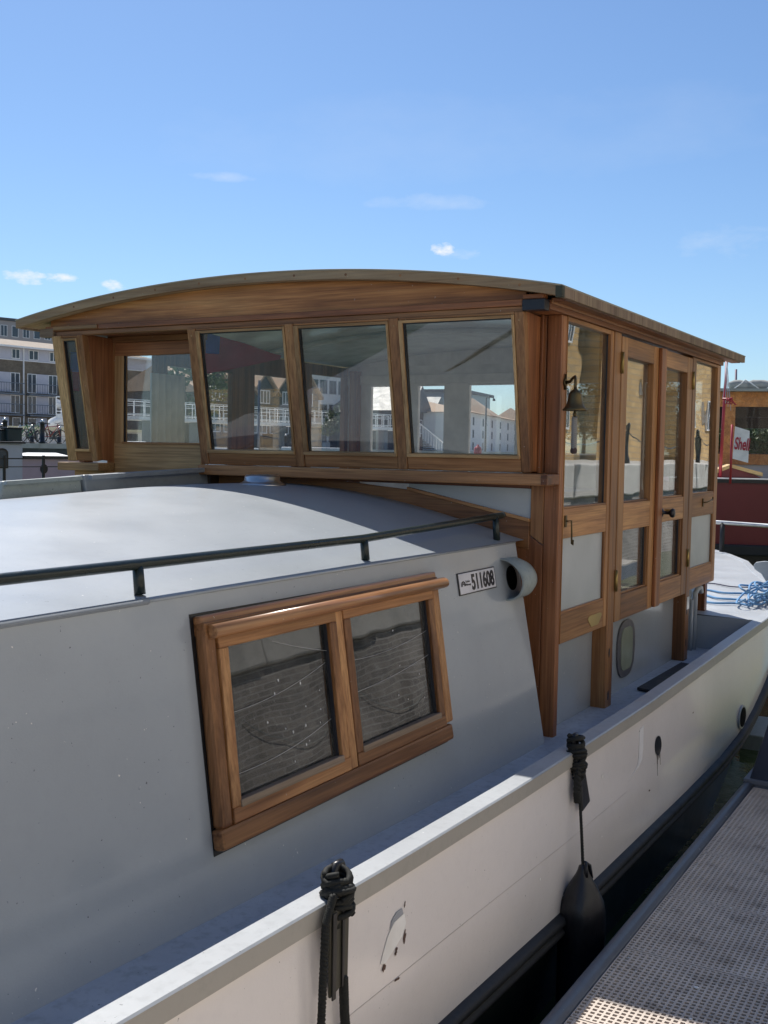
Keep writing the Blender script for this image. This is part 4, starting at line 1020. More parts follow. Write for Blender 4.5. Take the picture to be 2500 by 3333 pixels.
class Frame:
    """local frame: s along the facade, t depth (away from the basin), z up"""
    def __init__(f, P, ang): f.P = Vector((P[0], P[1], 0)); a = R(ang); f.u = Vector((math.cos(a), math.sin(a), 0)); f.n = Vector((-math.sin(a), math.cos(a), 0))
    def __call__(f, s, t, z): p = f.P + f.u*s + f.n*t; return (p.x, p.y, z)
    def mb(f): return MB(f)
    def s_at(f, px):     # where the sight line at photo column px crosses the facade
        d = at(px, 1450, 10.0) - CAM
        det = d.x*(-f.u.y) + f.u.x*d.y
        a = (f.P.x*(-f.u.y) + f.u.x*f.P.y) / det
        q = Vector((d.x*a, d.y*a, 0)); return (q - f.P).dot(f.u)
def window(F, par, s0, s1, z0, z1, fm=WHITE, mull=1, t=-.03, pane=DGL):
    mb = F.mb(); w_ = .07; mb.box(s0, s1, t-.02, t+.06, z0, z0+w_); mb.box(s0, s1, t-.02, t+.06, z1-w_, z1); mb.box(s0, s0+w_, t-.02, t+.06, z0+w_, z1-w_); mb.box(s1-w_, s1, t-.02, t+.06, z0+w_, z1-w_)
    for i in range(mull):
        c = s0 + (s1-s0)*(i+1)/(mull+1); mb.box(c-w_/2, c+w_/2, t-.02, t+.06, z0+w_, z1-w_)
    o = obj('window', mb, fm, par); obj('window_pane', F.mb().box(s0+.01, s1-.01, t+.012, t+.03, z0+.02, z1-.02), pane, o); return o
def zpx(px, py, P):      # height of a point above plan position P seen at photo (px,py)
    d = math.hypot(P[0], P[1]); return at(px, py, d).z

PAN = paint('shaded_white_panels', (.50, .50, .55), .6, .08, 5, .05, .1)  # white panels greyed towards lilac, their shade put into the colour
# ---- brown brick apartment block, far left
P0 = at(76, 1400, 125)
FA = Frame(P0, -8)
ZE, ZB = 12.4, 11.0
apt = thing('apartment_building', tuple(FA(10, 5, 1.85)), 'brown brick apartment block with white top floor, balconies and low tiled roof across the basin', 'building')
S0, S1 = FA.s_at(-330), FA.s_at(492)
obj('wall', FA.mb().box(S0, S1, 0, 9, 1.85, ZB), BB_M, apt)
obj('upper_wall', FA.mb().box(S0, S1, -.02, 9, ZB+.01, ZE), PAN, apt)
obj('floor_band', FA.mb().box(S0, S1, -.10, .0, ZB-.09, ZB+.0), REND, apt)
rfm = FA.mb().hexa([(S0-.4, -.7, ZE), (S1+.4, -.7, ZE), (S1+.4, 9.7, ZE), (S0-.4, 9.7, ZE), (S0-.4, 4.4, ZE+1.15), (S1-3, 4.4, ZE+1.15), (S1-3, 4.6, ZE+1.15), (S0-.4, 4.6, ZE+1.15)])
obj('roof', rfm, TILE, apt); obj('gutter', FA.mb().box(S0-.4, S1+.4, -.85, -.70, ZE-.16, ZE+.03), REND, apt)
BAY = FA.s_at(200) - FA.s_at(80)
k0 = int(S0 / BAY) - 1
for k in range(k0, 6):
    sb = k*BAY + .35
    if sb < S0 + .2 or sb + BAY - .5 > S1: continue
    obj('downpipe', FA.mb().box(sb-.42, sb-.30, -.14, -.02, 1.9, ZE-.1), REND, apt)
    wls = [(9.60, 7.50), (7.20, 5.25)]
    for (zt, zb_) in wls:
        w1 = BAY - .95
        window(FA, apt, sb+.15, sb+.15+w1*.30, zb_, zt, mull=1); window(FA, apt, sb+.15+w1*.70, sb+.15+w1, zb_, zt, mull=1)
        obj('infill_panel', FA.mb().box(sb+.16+w1*.30, sb+.14+w1*.70, -.04, .02, zb_, zt), PAN, apt)
        br_ = FA.mb(); br_.box(sb+.0, sb+w1+.3, -.75, -.70, zb_+.92, zb_+1.0).box(sb+.0, sb+w1+.3, -.75, -.01, zb_-.28, zb_-.14)
        for q_ in range(14): a = sb + (w1+.28)*q_/13; br_.box(a, a+.03, -.74, -.71, zb_-.14, zb_+.92)
        obj('balcony', br_, BGREY, apt)
    w1 = BAY - 1.2
    window(FA, apt, sb+.3, sb+1.5, 11.1, 12.15, mull=1, t=-.07); window(FA, apt, sb+w1-.6, sb+w1+.4, 11.1, 12.15, mull=1, t=-.07)
    window(FA, apt, sb+.2, sb+1.3, 2.3, 4.8, mull=0); window(FA, apt, sb+w1-.5, sb+w1+.5, 2.3, 4.8, mull=0)
    obj('garage_panel', FA.mb().box(sb+1.35, sb+2.6, -.04, .02, 2.0, 4.85), PAN, apt)
# ---- taller block behind
P1 = at(90, 1400, 210); FT = Frame(P1, -16)
tw = thing('tower_block', tuple(FT(0, 5, 1.85)), 'taller grey tower block rising behind the brown apartment roof', 'building')
obj('wall', FT.mb().box(-40, 22, 0, 14, 1.85, 24.0), paint('tower_grey_clad', (.30, .28, .27), .7, .05, 4, .05, .1), tw)
obj('roof', FT.mb().box(-40.2, 22.2, -.3, 14.2, 24.02, 24.5), SLATE, tw)
for i in range(22):
    s = -24 + i*2.1
    window(FT, tw, s, s+1.25, 21.2, 23.2, mull=1 if i % 2 else 0)
    window(FT, tw, s, s+1.25, 17.9, 19.9, mull=1)
# ---- white spiral stair tower
Ps = at(205, 1400, 100)
ss = thing('spiral_stair', (Ps.x, Ps.y, 1.85), 'white round spiral stair beside the brown apartment block', 'stair')
obj('stair_pole', MB().tube([(Ps.x, Ps.y, 1.85), (Ps.x, Ps.y, 5.6)], .15, 10), WHITE, ss)
mb = MB(); ml = MB()
for i in range(18):
    a = i*.42; z = 1.95 + i*.18; c, s_ = math.cos(a), math.sin(a); c2, s2 = math.cos(a+.36), math.sin(a+.36)
    mb.prism([(Ps.x, Ps.y, z), (Ps.x+c*1.2, Ps.y+s_*1.2, z), (Ps.x+c2*1.2, Ps.y+s2*1.2, z)], (0, 0, .05))
    ml.tube([(Ps.x+c*1.2, Ps.y+s_*1.2, z), (Ps.x+c*1.2, Ps.y+s_*1.2, z+1.0)], .02, 5)
obj('stair_treads', mb, SLATE, ss)
obj('stair_screen', MB().grid(lambda u, v: (Ps.x + 1.25*math.cos(u*7.6), Ps.y + 1.25*math.sin(u*7.6), 2.2 + 3.0*u + .8*v), 120, 1), WHITE, ss, solid=.03); obj('balusters', ml, WHITE, ss)

# ---- black timber range with orange gables
def gable_house(F, par, s0, s1, z0, ze, zr_, depth, wm, rm, ridge_along=False, over=.4):
    obj('wall', F.mb().box(s0, s1, 0, depth, z0, ze), wm, par)
    c = (s0+s1)/2
    if ridge_along:
        obj('roof', F.mb().hexa([(s0-over, -over, ze), (s1+over, -over, ze), (s1+over, depth+over, ze), (s0-over, depth+over, ze), (s0-over, depth/2-.1, zr_), (s1+over, depth/2-.1, zr_), (s1+over, depth/2+.1, zr_), (s0-over, depth/2+.1, zr_)]), rm, par)
    else:
        obj('gable_wall', F.mb().prism([(s0, .02, ze), (s1, .02, ze), (c, .02, zr_-.15)], (0, .1, 0)), wm, par)
        obj('roof', F.mb().hexa([(s0-over, -over, ze-.1), (s1+over, -over, ze-.1), (s1+over, depth+over, ze-.1), (s0-over, depth+over, ze-.1), (c-.1, -over, zr_), (c+.1, -over, zr_), (c+.1, depth+over, zr_), (c-.1, depth+over, zr_)]), rm, par)
P2 = at(720, 1400, 92); FB_ = Frame(P2, -8)
def szp(px, py, F=None, d=92): return at(px, py, d).z
bt = thing('timber_warehouse', tuple(FB_(6, 5, 1.85)), 'black clad waterside building with orange tiled gables and white windows behind the footbridge', 'building')
sA, sB = FB_.s_at(640), FB_.s_at(1010)
obj('wall', FB_.mb().box(sA, sB, 0, 10, 1.85, 6.6), BT, bt)
obj('roof', FB_.mb().hexa([(sA-.4, -.6, 6.6), (sB+.4, -.6, 6.6), (sB+.4, 10.6, 6.6), (sA-.4, 10.6, 6.6), (sA, 4.9, 8.9), (sB, 4.9, 8.9), (sB, 5.1, 8.9), (sA, 5.1, 8.9)]), TILE2, bt)
L = sB - sA
for i in range(5):
    c = sA + L*(i+.5)/5
    obj('gable_front', FB_.mb().prism([(c-1.4, -.9, 5.6), (c+1.4, -.9, 5.6), (c+1.4, -.9, 6.7), (c, -.9, 8.2), (c-1.4, -.9, 6.7)], (0, 2.5, 0)), BT, bt)
    obj('gable_roof', FB_.mb().prism([(c-1.8, -1.2, 6.4), (c, -1.2, 8.35), (c+1.8, -1.2, 6.4), (c+1.8, -1.2, 6.6), (c, -1.2, 8.6), (c-1.8, -1.2, 6.6)], (0, 4.5, 0)), TILE2, bt)
    window(FB_, bt, c-.6, c+.6, 5.75, 6.9, mull=2, t=-.93); window(FB_, bt, c-1.2, c+1.2, 3.2, 4.8, mull=3)
# ---- pale rendered blocks
P3 = at(1080, 1400, 105); FC = Frame(P3, -8)
wb = thing('rendered_building', tuple(FC(4, 5, 1.85)), 'pale grey rendered block with small dark windows behind the footbridge, right of the black gables', 'building')
sA, sB = FC.s_at(1005), FC.s_at(1310)
obj('wall', FC.mb().box(sA, sB, 0, 12, 1.85, 9.6), REND2, wb); obj('roof', FC.mb().hexa([(sA-.3, -.4, 9.6), (sB+.3, -.4, 9.6), (sB+.3, 12.4, 9.6), (sA-.3, 12.4, 9.6), (sA+2, 4, 11.4), (sB-2, 4, 11.4), (sB-2, 8, 11.4), (sA+2, 8, 11.4)]), SLATE, wb)
n_ = 11
for i in range(n_):
    c = sA + (sB-sA)*(i+.5)/n_
    for z in (2.6, 4.9, 7.2): window(FC, wb, c-.5, c+.5, z, z+1.3, BGREY, mull=1)
P4 = at(1405, 1400, 112); FD = Frame(P4, 14)
gb = thing('gabled_houses', tuple(FD(4, 5, 1.85)), 'row of dark slate gabled houses beyond the basin seen through the right front window', 'building')
sA = FD.s_at(1325); sB = FD.s_at(1500); hw = (sB-sA)/3
for i in range(3):
    gable_house(FD, gb, sA+hw*i+.02, sA+hw*(i+1)-.02, 1.85, 5.8-.5*i, 8.2-.6*i, 9, REND2 if i == 1 else BT, SLATE)
    window(FD, gb, sA+hw*i+hw*.3, sA+hw*i+hw*.7, 3.6, 5.0, mull=1)
P5 = at(1600, 1400, 120); FE = Frame(P5, 14)
hb_ = thing('hipped_roof_building', tuple(FE(4, 5, 1.85)), 'cream three-storey building with tan hipped roof seen through the right front window', 'building')
sA, sB = FE.s_at(1522), FE.s_at(1760); ze = at(1600, 1356, 120).z; zrg = at(1600, 1308, 120).z
obj('wall', FE.mb().box(sA, sB, 0, 12, 1.85, ze), REND, hb_)
nn_ = 4; hw = (sB-sA)/nn_
obj('roof', FE.mb().hexa([(sA-.4, -.5, ze), (sB+.4, -.5, ze), (sB+.4, 12.5, ze), (sA-.4, 12.5, ze), (sA+4, 5.5, ze+1.3), (sB-4, 5.5, ze+1.3), (sB-4, 6.5, ze+1.3), (sA+4, 6.5, ze+1.3)]), TILE2, hb_)
for i in (1, 3): c = sA+hw*i; obj('roof_hip', FE.mb().hexa([(c-2.3, -.6, ze+.02), (c+2.3, -.6, ze+.02), (c+2.3, 5, ze+.02), (c-2.3, 5, ze+.02), (c-.1, 2.2, zrg+.4), (c+.1, 2.2, zrg+.4), (c+.1, 2.4, zrg+.4), (c-.1, 2.4, zrg+.4)]), TILE2, hb_)
for i in range(10):
    c = sA + (sB-sA)*(i+.5)/10
    for z in (2.1, 3.35, 4.6):
        if z + .8 < ze: window(FE, hb_, c-.28, c+.28, z, z+.8, BGREY, mull=1)
P6 = at(1560, 1400, 190); FG = Frame(P6, 10)
gt = thing('glazed_block', tuple(FG(0, 5, 1.85)), 'distant glass-fronted office block behind the hipped roof', 'building')
sA, sB = FG.s_at(1500), FG.s_at(1592); zt_ = at(1560, 1288, 190).z
obj('wall', FG.mb().box(sA, sB, 0, 12, 1.85, zt_), BGREY, gt); obj('roof', FG.mb().box(sA-.5, sB+.5, -.6, 12.4, zt_+.01, zt_+.45), SLATE, gt)
for i in range(6):
    a = sA + .3 + (sB-sA-.4)*i/6
    for z in (4.5, 7.2): window(FG, gt, a, a+.55, z, z+2.0, WHITE, mull=0)

# ---- white footbridge railing on the far quay
RW = Frame(at(640, 1400, 66), -8)
fbz = thing('footbridge', tuple(RW(5, 0, 3.0)), 'long white-railed footbridge crossing the far side of the basin', 'footbridge')
sA, sB = RW.s_at(255), RW.s_at(1330)
za, zb_ = 3.72, 4.55
obj('bridge_deck', RW.mb().box(sA, sB, 0, 2.0, za-.32, za-.12), WHITE, fbz)
for tt in (0.0, 1.95):
    mb = RW.mb(); mb.box(sA, sB, tt, tt+.05, zb_-.05, zb_).box(sA, sB, tt+.005, tt+.04, zb_-.28, zb_-.25).box(sA, sB, tt+.005, tt+.04, za, za+.04)
    n_ = int((sB-sA)/.75)
    for i in range(n_+1):
        a = sA + (sB-sA)*i/n_; mb.box(a-.02, a+.02, tt+.01, tt+.045, za-.12, zb_-.05)
    obj('bridge_railing', mb, WHITE, fbz)
mb = RW.mb()
for i in range(8): a = sA + 2 + (sB-sA-4)*i/7; mb.box(a-.2, a+.2, .6, 1.4, -.5, za-.32)
obj('bridge_piers', mb, BGREY, fbz)
mb = RW.mb(); s0 = sB
for i in range(26):
    z = za - .1 - i*.16; mb.box(s0 + i*.36, s0 + i*.36 + .36, .2, 1.8, z-.08, z)
obj('stair_flight', mb, SLATE, fbz)
mb = RW.mb()
for i in range(26):
    z = za - i*.16; mb.box(s0+i*.36, s0+i*.36+.04, 0, .04, z-.1, z+.85)
mb.prism([(s0, 0, za+.85), (s0+9.4, 0, za-3.3), (s0+9.4, 0, za-3.22), (s0, 0, za+.93)], (0, .05, 0))
obj('stair_railing', mb, WHITE, fbz)

# ---- bollards with chains along the far quay
def bollard(P, h, label, rad=.11):
    b_ = thing('bollard', (P[0], P[1], 1.96), label, 'bollard', 'black bollards along the far quay')
    obj('bollard_post', MB().lathe((P[0], P[1], 1.96), [(rad*1.2, 0), (rad*1.2, .08), (rad, .1), (rad, h-.2), (rad*1.15, h-.17), (rad*1.15, h-.12), (rad*.9, h-.1)], 12), BLACK, b_)
    obj('bollard_cap', MB().lathe((P[0], P[1], 1.96+h-.1), [(rad*.8, 0), (rad*1.0, .04), (rad*.7, .11), (rad*.2, .14)], 12), CHROME, b_); return b_
bl = []
labs = ['tall black bollard at the left edge of the photo on the far quay', 'short black bollard between the two tall ones on the far quay', 'tall black bollard nearest the left of the wheelhouse on the far quay', 'black bollard just left of the wheelhouse corner on the far quay', 'black bollard standing beside the leftmost tall one']
for (px, top, d), lb in zip(((16, 1362, 54), (104, 1385, 60), (138, 1368, 54), (193, 1390, 60), (7, 1380, 60)), labs):
    P = at(px, 1440, d); zt = at(px, top, d).z; h = max(.5, zt - 1.96); bollard((P.x, P.y), h, lb); bl.append((P.x, P.y, 1.96 + h - .3))
wb_l = ['black bollard seen through the left front window, %s of four' % w_ for w_ in ('first', 'second', 'third', 'fourth')]
for i, px in enumerate((760, 800, 850, 930)):
    P = at(px, 1440, 70); bollard((P.x, P.y), .85, wb_l[i], .09); 
chain = MB()
def sag(a, b_, s_=.3, n=12): return [tuple(Vector(a).lerp(Vector(b_), i/n) - Vector((0, 0, 4*s_*(i/n)*(1-i/n)))) for i in range(n+1)]
for a, b_ in ((bl[0], bl[1]), (bl[1], bl[2]), (bl[2], bl[3]), (bl[4], bl[0])): chain.tube(sag(a, b_), .02, 5)
tag(obj('chain', chain, BRASS), 'sagging chains strung between the far quay bollards', 'chain')

# ---- boats across the basin
PINK = paint('pink_boat_paint', (.60, .42, .47), .35, .06, 4, .1, .1); PWH = paint('lilac_white_boat_paint', (.62, .58, .62), .35, .05, 4, .1, .1)
def boat_hull(F, par, s0, s1, w_, z0, z1, m, bow=2.5, name='hull'):
    mb = F.mb(); c = w_/2
    lo = [(s0, 0), (s1-bow, 0), (s1, c), (s1-bow, w_), (s0, w_)]
    a = [mb.V((x, y + (.15 if y == 0 else (-.15 if y == w_ else 0)), z0)) for x, y in lo]; b_ = [mb.V((x, y, z1)) for x, y in lo]
    n = len(lo); mb.F(*reversed(a)); mb.F(*b_)
    for i in range(n): mb.F(a[i], a[(i+1) % n], b_[(i+1) % n], b_[i])
    return obj(name, mb, m, par)
FN = Frame(at(85, 1500, 40), -6)
nb = thing('narrowboat', tuple(FN(0, 1, -.42)), 'pink and lilac narrowboat with arched window and round porthole behind the sliding hatch', 'boat')
sL, sM, sR = FN.s_at(-260), FN.s_at(83), FN.s_at(330)
zz = lambda py, d=40: at(100, py, d).z
boat_hull(FN, nb, sL-1, sR+2, 2.2, -.6, zz(1560)-.15, BLACK)
obj('wheelhouse_side', FN.mb().box(sL, sM, .15, 2.05, zz(1560)-.15, zz(1446)), PWH, nb, bevel=.03)
obj('wheelhouse_roof', FN.mb().box(sL-.1, sM+.06, .05, 2.15, zz(1445), zz(1438)), BLACK, nb, bevel=.02)
obj('cabin_side', FN.mb().box(sM+.01, sR, .2, 2.0, zz(1560)-.15, zz(1493)), PINK, nb, bevel=.03)
obj('cabin_roof', FN.mb().box(sM+.02, sR+.1, .1, 2.1, zz(1492), zz(1484)), BLACK, nb)
sc0, sc1 = FN.s_at(118), FN.s_at(240)
obj('canopy', FN.mb().hexa([(sc0, .2, zz(1484)), (sc1, .2, zz(1484)), (sc1, 2, zz(1484)), (sc0, 2, zz(1484)), (sc0+.5, 1.0, zz(1474)), (sc1, 1.0, zz(1474)), (sc1, 1.2, zz(1474)), (sc0+.5, 1.2, zz(1474))]), REND, nb)
def arch(F, s0, s1, z0, z1, t, n=10):
    c = (s0+s1)/2; r = (s1-s0)/2; zc_ = z1 - r*.7
    return [(s0, t, z0), (s1, t, z0)] + [(c + r*math.cos(math.pi*i/n), t, zc_ + r*.7*math.sin(math.pi*i/n)) for i in range(n+1)]
obj('arched_window', FN.mb().prism(arch(FN, FN.s_at(-6), FN.s_at(34), zz(1524), zz(1460), .12), (0, .04, 0)), BLACK, nb)
obj('arched_pane', FN.mb().prism(arch(FN, FN.s_at(-2), FN.s_at(27), zz(1516), zz(1466), .10), (0, .02, 0)), DGL, nb)
spx = FN.s_at(154); rp = .17
obj('porthole', FN.mb().prism([(spx + rp*.9*math.cos(a), .17, zz(1527) + rp*math.sin(a)) for a in [2*math.pi*i/24 for i in range(24)]], (0, .03, 0)), BLACK, nb)
# railing on a walkway in front of it
FRr = Frame(at(85, 1500, 30), -6)
rl = thing('walkway_railing', tuple(FRr(0, 0, .2)), 'black two-bar railing in front of the pink narrowboat', 'railing')
s0, s1 = FRr.s_at(-150), FRr.s_at(420); zz3 = lambda py: at(100, py, 30).z
mb = FRr.mb(); mb.box(s0, s1, 0, .035, zz3(1495), zz3(1491)).box(s0, s1, 0, .03, zz3(1521), zz3(1518))
obj('rails', mb, BLACK, rl)
for px in (15, 143, 271, 399, -113):
    s_ = FRr.s_at(px); obj('rail_post', FRr.mb().box(s_-.028, s_+.028, -.01, .045, .0, zz3(1482)), BLACK, rl)
wk = tag(obj('walkway', FRr.mb().box(s0, s1, -.3, 1.0, -.35, .1), EDGE), 'low dark walkway under the black railing', 'walkway')
# cream barge moored behind the bollards on the quay side
FCb = Frame(at(100, 1420, 64), -8)
cbt = thing('cream_cabin_boat', tuple(FCb(3, 1, -.4)), 'long white boat with cream roof edge and dark windows behind the bollards', 'boat')
s0, s1 = FCb.s_at(-260), FCb.s_at(560); zc6 = lambda py: at(100, py, 64).z
obj('cabin_wall', FCb.mb().box(s0, s1, .2, 3.2, 1.9, zc6(1396)), REND2, cbt); obj('roof', FCb.mb().box(s0-.2, s1+.2, 0, 3.4, zc6(1396), zc6(1388)), paint('cream_roof_paint', (.66, .62, .42), .5, .05, 4, .05, .1), cbt)
for a, b_ in ((30, 70), (92, 128), (168, 200), (-40, -5), (300, 340), (420, 455)):
    obj('cabin_window', FCb.mb().box(FCb.s_at(a), FCb.s_at(b_), .16, .22, zc6(1428), zc6(1402)), DGL, cbt)
# bicycles and boxes on the quay
def bicycle(px, d, lab, m, s_=1.0):
    P = at(px, 1440, d); F = Frame((P.x, P.y), -8 + random.uniform(-15, 15)); z = 1.98
    b_ = thing('bicycle', tuple(F(0, 0, z)), lab, 'bicycle', 'bicycles leaning on the far quay')
    for cx in (-.52, .52):
        mb = F.mb(); mb.tube([(cx + .33*math.cos(a), 0, z + .34 + .33*math.sin(a)) for a in [2*math.pi*i/20 for i in range(21)]], .022, 5)
        for k in range(4): a = math.pi*k/4; mb.tube([(cx-.32*math.cos(a), 0, z+.34-.32*math.sin(a)), (cx+.32*math.cos(a), 0, z+.34+.32*math.sin(a))], .006, 4)
        obj('wheel', mb, BLACK, b_)
    mb = F.mb(); 
    for pts in (((-.52,0,z+.34),(-.2,0,z+.85)), ((-.52,0,z+.34),(-.05,0,z+.32)), ((-.05,0,z+.32),(-.2,0,z+.92)), ((-.05,0,z+.32),(.36,0,z+.78)), ((-.18,0,z+.80),(.36,0,z+.84)), ((.36,0,z+.95),(.52,0,z+.34))): mb.tube(list(pts), .022, 6)
    obj('bicycle_frame', mb, m, b_); obj('handlebar', F.mb().tube([(.36, -.25, z+1.0), (.34, 0, z+.97), (.36, .25, z+1.0)], .016, 6), BLACK, b_); obj('saddle', F.mb().box(-.32, -.1, -.07, .07, z+.92, z+.97), BLACK, b_)
random.seed(4)
for px, lab, m in ((78, 'white bicycle on the far quay, left of the tall bollard', WHITE), (100, 'green bicycle behind the short bollard on the far quay', plain('green_enamel', (.1, .3, .12), .4)), (166, 'red bicycle right of the tall bollard on the far quay', plain('red_enamel', (.4, .06, .05), .4)), (120, 'grey bicycle close to the tall bollard on the far quay', BGREY)): bicycle(px, 56, lab, m)
for px, a, b_, h, lab in ((12, -.25, .25, .38, 'small dark green box on the narrowboat roof at the left edge'), (38, -.3, .3, .45, 'larger black box with lid on the narrowboat roof')):
    P = at(px, 1440, 40.8); F = Frame((P.x, P.y), -6); bo = thing('storage_box', tuple(F(0, 0, zz(1438))), lab, 'box')
    obj('box_body', F.mb().box(a, b_, -.2, .3, zz(1438)+.002, zz(1438)+h), plain('dark_green_box', (.03, .045, .04), .5), bo, bevel=.03); obj('box_lid', F.mb().box(a-.02, b_+.02, -.22, .32, zz(1438)+h+.002, zz(1438)+h+.05), BLACK, bo, bevel=.015)
# boats seen through the wheelhouse
def small_boat(px0, px1, d, lab, hm, cm, zt, ang=-8, name='moored_boat'):
    F = Frame(at((px0+px1)/2, 1450, d), ang); a, b_ = F.s_at(px0), F.s_at(px1)
    t = thing(name, tuple(F(0, 1, -.42)), lab, 'boat')
    boat_hull(F, t, a, b_, 2.8, -.6, .55, hm, bow=(b_-a)*.2)
    obj('cabin', F.mb().hexa([(a+.4, .4, .55), (b_-(b_-a)*.3, .4, .55), (b_-(b_-a)*.3, 2.4, .55), (a+.4, 2.4, .55), (a+.5, .55, zt), (b_-(b_-a)*.34, .55, zt), (b_-(b_-a)*.34, 2.2, zt), (a+.5, 2.2, zt)]), cm, t, bevel=.05)
    n = max(2, int((b_-a)/2.2)); L = (b_-a)*.64
    for i in range(n):
        c = a + .7 + L*(i+.5)/n; obj('cabin_window', F.mb().hexa([(c-.35, .40, .55+(zt-.55)*.35), (c+.35, .40, .55+(zt-.55)*.35), (c+.35, .5, .55+(zt-.55)*.35), (c-.35, .5, .55+(zt-.55)*.35), (c-.35, .47, .55+(zt-.55)*.8), (c+.35, .47, .55+(zt-.55)*.8), (c+.35, .6, .55+(zt-.55)*.8), (c-.35, .6, .55+(zt-.55)*.8)]), DGL, t)
    return t
small_boat(690, 960, 48, 'white cabin boat on the far moorings seen through the left front window', REND, REND, 1.9)
small_boat(1000, 1290, 55, 'white and blue cabin boat seen through the middle front window', plain('blue_hull', (.08, .14, .28), .4), REND, 2.0)
small_boat(1330, 1500, 60, 'low white boat with flat roof seen through the right front window', P_LGREY, WHITE, 1.7)
small_boat(1520, 1820, 70, 'dark moored boat with white deck seen through the right front window', BLACK, REND2, 1.6)
small_boat(400, 560, 45, 'pale grey boat seen through the recessed front door window', P_LGREY, REND, 2.1)
small_boat(1830, 2060, 80, 'long cream cabin boat astern seen through the side glass', BT, REND2, 1.9)
gbx = at(1556, 1440, 50)
tag(obj('gas_bottle', MB().lathe((gbx.x, gbx.y, 1.55), [(.16, 0), (.18, .04), (.18, .5), (.12, .6), (.05, .63), (.05, .7)], 18), plain('red_gas_bottle', (.5, .03, .03), .4)), 'red gas bottle on the boat roof seen through the right front window', 'gas bottle')
tag(obj('roof_crate_stand', bx(gbx.x-.6, gbx.x+.6, gbx.y-.6, gbx.y+.6, -.42, 1.548), P_LGREY), 'grey deck box carrying the red gas bottle', 'deck box')
# lamp post
lp = at(1580, 1440, 88); lpt = thing('lamp_post', (lp.x, lp.y, 1.85), 'slim dark lamp post in front of the cream hipped building', 'lamp post')
obj('post', MB().tube([(lp.x, lp.y, 1.85), (lp.x, lp.y, at(1580, 1296, 88).z)], [.09, .06], 8), BLACK, lpt)
zt = at(1580, 1296, 88).z; obj('lamp_arm', MB().tube([(lp.x, lp.y, zt), (lp.x+.3, lp.y-.2, zt+.15), (lp.x+.6, lp.y-.4, zt)], .04, 6).lathe((lp.x+.6, lp.y-.4, zt-.2), [(.08, 0), (.14, .08), (.05, .2)], 8), BLACK, lpt)
lp2 = at(842, 1440, 64); l2 = thing('lamp_post', (lp2.x, lp2.y, -.4), 'tall dark blue post in front of the white footbridge railing', 'post')
obj('post', MB().tube([(lp2.x, lp2.y, -.4), (lp2.x, lp2.y, at(842, 1238, 64).z)], [.09, .07], 8), plain('navy_post', (.02, .03, .08), .4), l2)

# ================================================================== RED BOAT ASTERN
MAR = paint('maroon_hull_paint', (.17, .022, .026), .35, .1, 4, .15, .15); REDP = plain('red_pole_paint', (.42, .035, .045), .4)
PINE = wood('pale_varnished_pine', 'x', (.28, .10, .028), (.54, .235, .065), (.72, .38, .13), rough=.45, coat=.2, weather=.2)
FRB = Frame(at(2335, 1500, 17.2), -72)     # runs across our stern, to the right
rb = thing('red_boat', tuple(FRB(2, 1, -.42)), 'maroon barge with varnished wooden wheelhouse lying astern at the right edge', 'boat')
z17 = lambda px, py, d=17.2: at(px, py, d).z
a0, a1 = FRB.s_at(2180), FRB.s_at(2760)
zt0 = z17(2400, 1572); zb0 = z17(2400, 1772)
obj('hull', FRB.mb().box(a0, a1, 0, 3.6, -.6, zb0-.02), BLACK, rb, bevel=.04)
obj('topsides', FRB.mb().hexa([(a0, -.02, zb0), (a1, -.02, zb0), (a1, 3.6, zb0), (a0, 3.6, zb0), (a0, -.05, zt0), (a1, -.05, zt0), (a1, 3.6, zt0), (a0, 3.6, zt0)]), MAR, rb)
obj('rubbing_band', FRB.mb().box(a0, a1, -.14, -.0, zb0-.16, zb0-.0), P_STRAKE, rb, bevel=.02)
obj('gunwale_band', FRB.mb().box(a0, a1, -.085, .02, zt0, zt0+.055), BLACK, rb); obj('gunwale_edge', FRB.mb().box(a0, a1, -.09, .2, zt0+.056, zt0+.07), WHITE, rb)
# wheelhouse
FW_ = Frame(FRB(0, 1.2, 0), -72); dW = 18.6
w0, w1 = FW_.s_at(2328), FW_.s_at(2780); zW = lambda py: at(2430, py, dW).z
zroofB, zwt, zws, zwb = zW(1278), zW(1325), zW(1478), zt0
wq = [FW_.s_at(p) for p in (2345, 2390, 2560, 2590, 2740)]
m_ = FW_.mb(); obj('wheelhouse_beam', FW_.mb().box(w0, w1, 0, .08, zwt, zroofB), PINE, rb)
for a_, b_ in ((FW_.s_at(2353), wq[1]), (wq[2], wq[3])): obj('wheelhouse_post', FW_.mb().box(a_, b_, .0, .08, zws, zwt-.002), PINE, rb)
obj('wheelhouse_sill', FW_.mb().box(w0, w1, -.03, .1, zW(1512), zws-.002), PINE, rb); obj('wheelhouse_lower', FW_.mb().box(w0, w1, .02, .1, zwb-.2, zW(1512)-.002), P_CAB, rb)
obj('wheelhouse_roof', FW_.mb().box(w0-.15, w1+.2, -.25, 2.4, zroofB+.003, zroofB+.045), P_LGREY, rb)
obj('pane', FW_.mb().box(wq[1], wq[2], .05, .055, zws, zwt), glass('old_boat_glass', (.97, .98, .97), boost=.2), rb)
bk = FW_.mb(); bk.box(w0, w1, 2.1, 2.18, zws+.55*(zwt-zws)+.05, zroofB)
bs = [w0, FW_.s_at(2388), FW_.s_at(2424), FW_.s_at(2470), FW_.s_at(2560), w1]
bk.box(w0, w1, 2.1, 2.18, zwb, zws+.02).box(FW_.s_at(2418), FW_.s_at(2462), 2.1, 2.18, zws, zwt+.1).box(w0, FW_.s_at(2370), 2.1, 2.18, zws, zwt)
bk.box(w0, w1, 2.0, 2.18, zW(1345), zroofB)
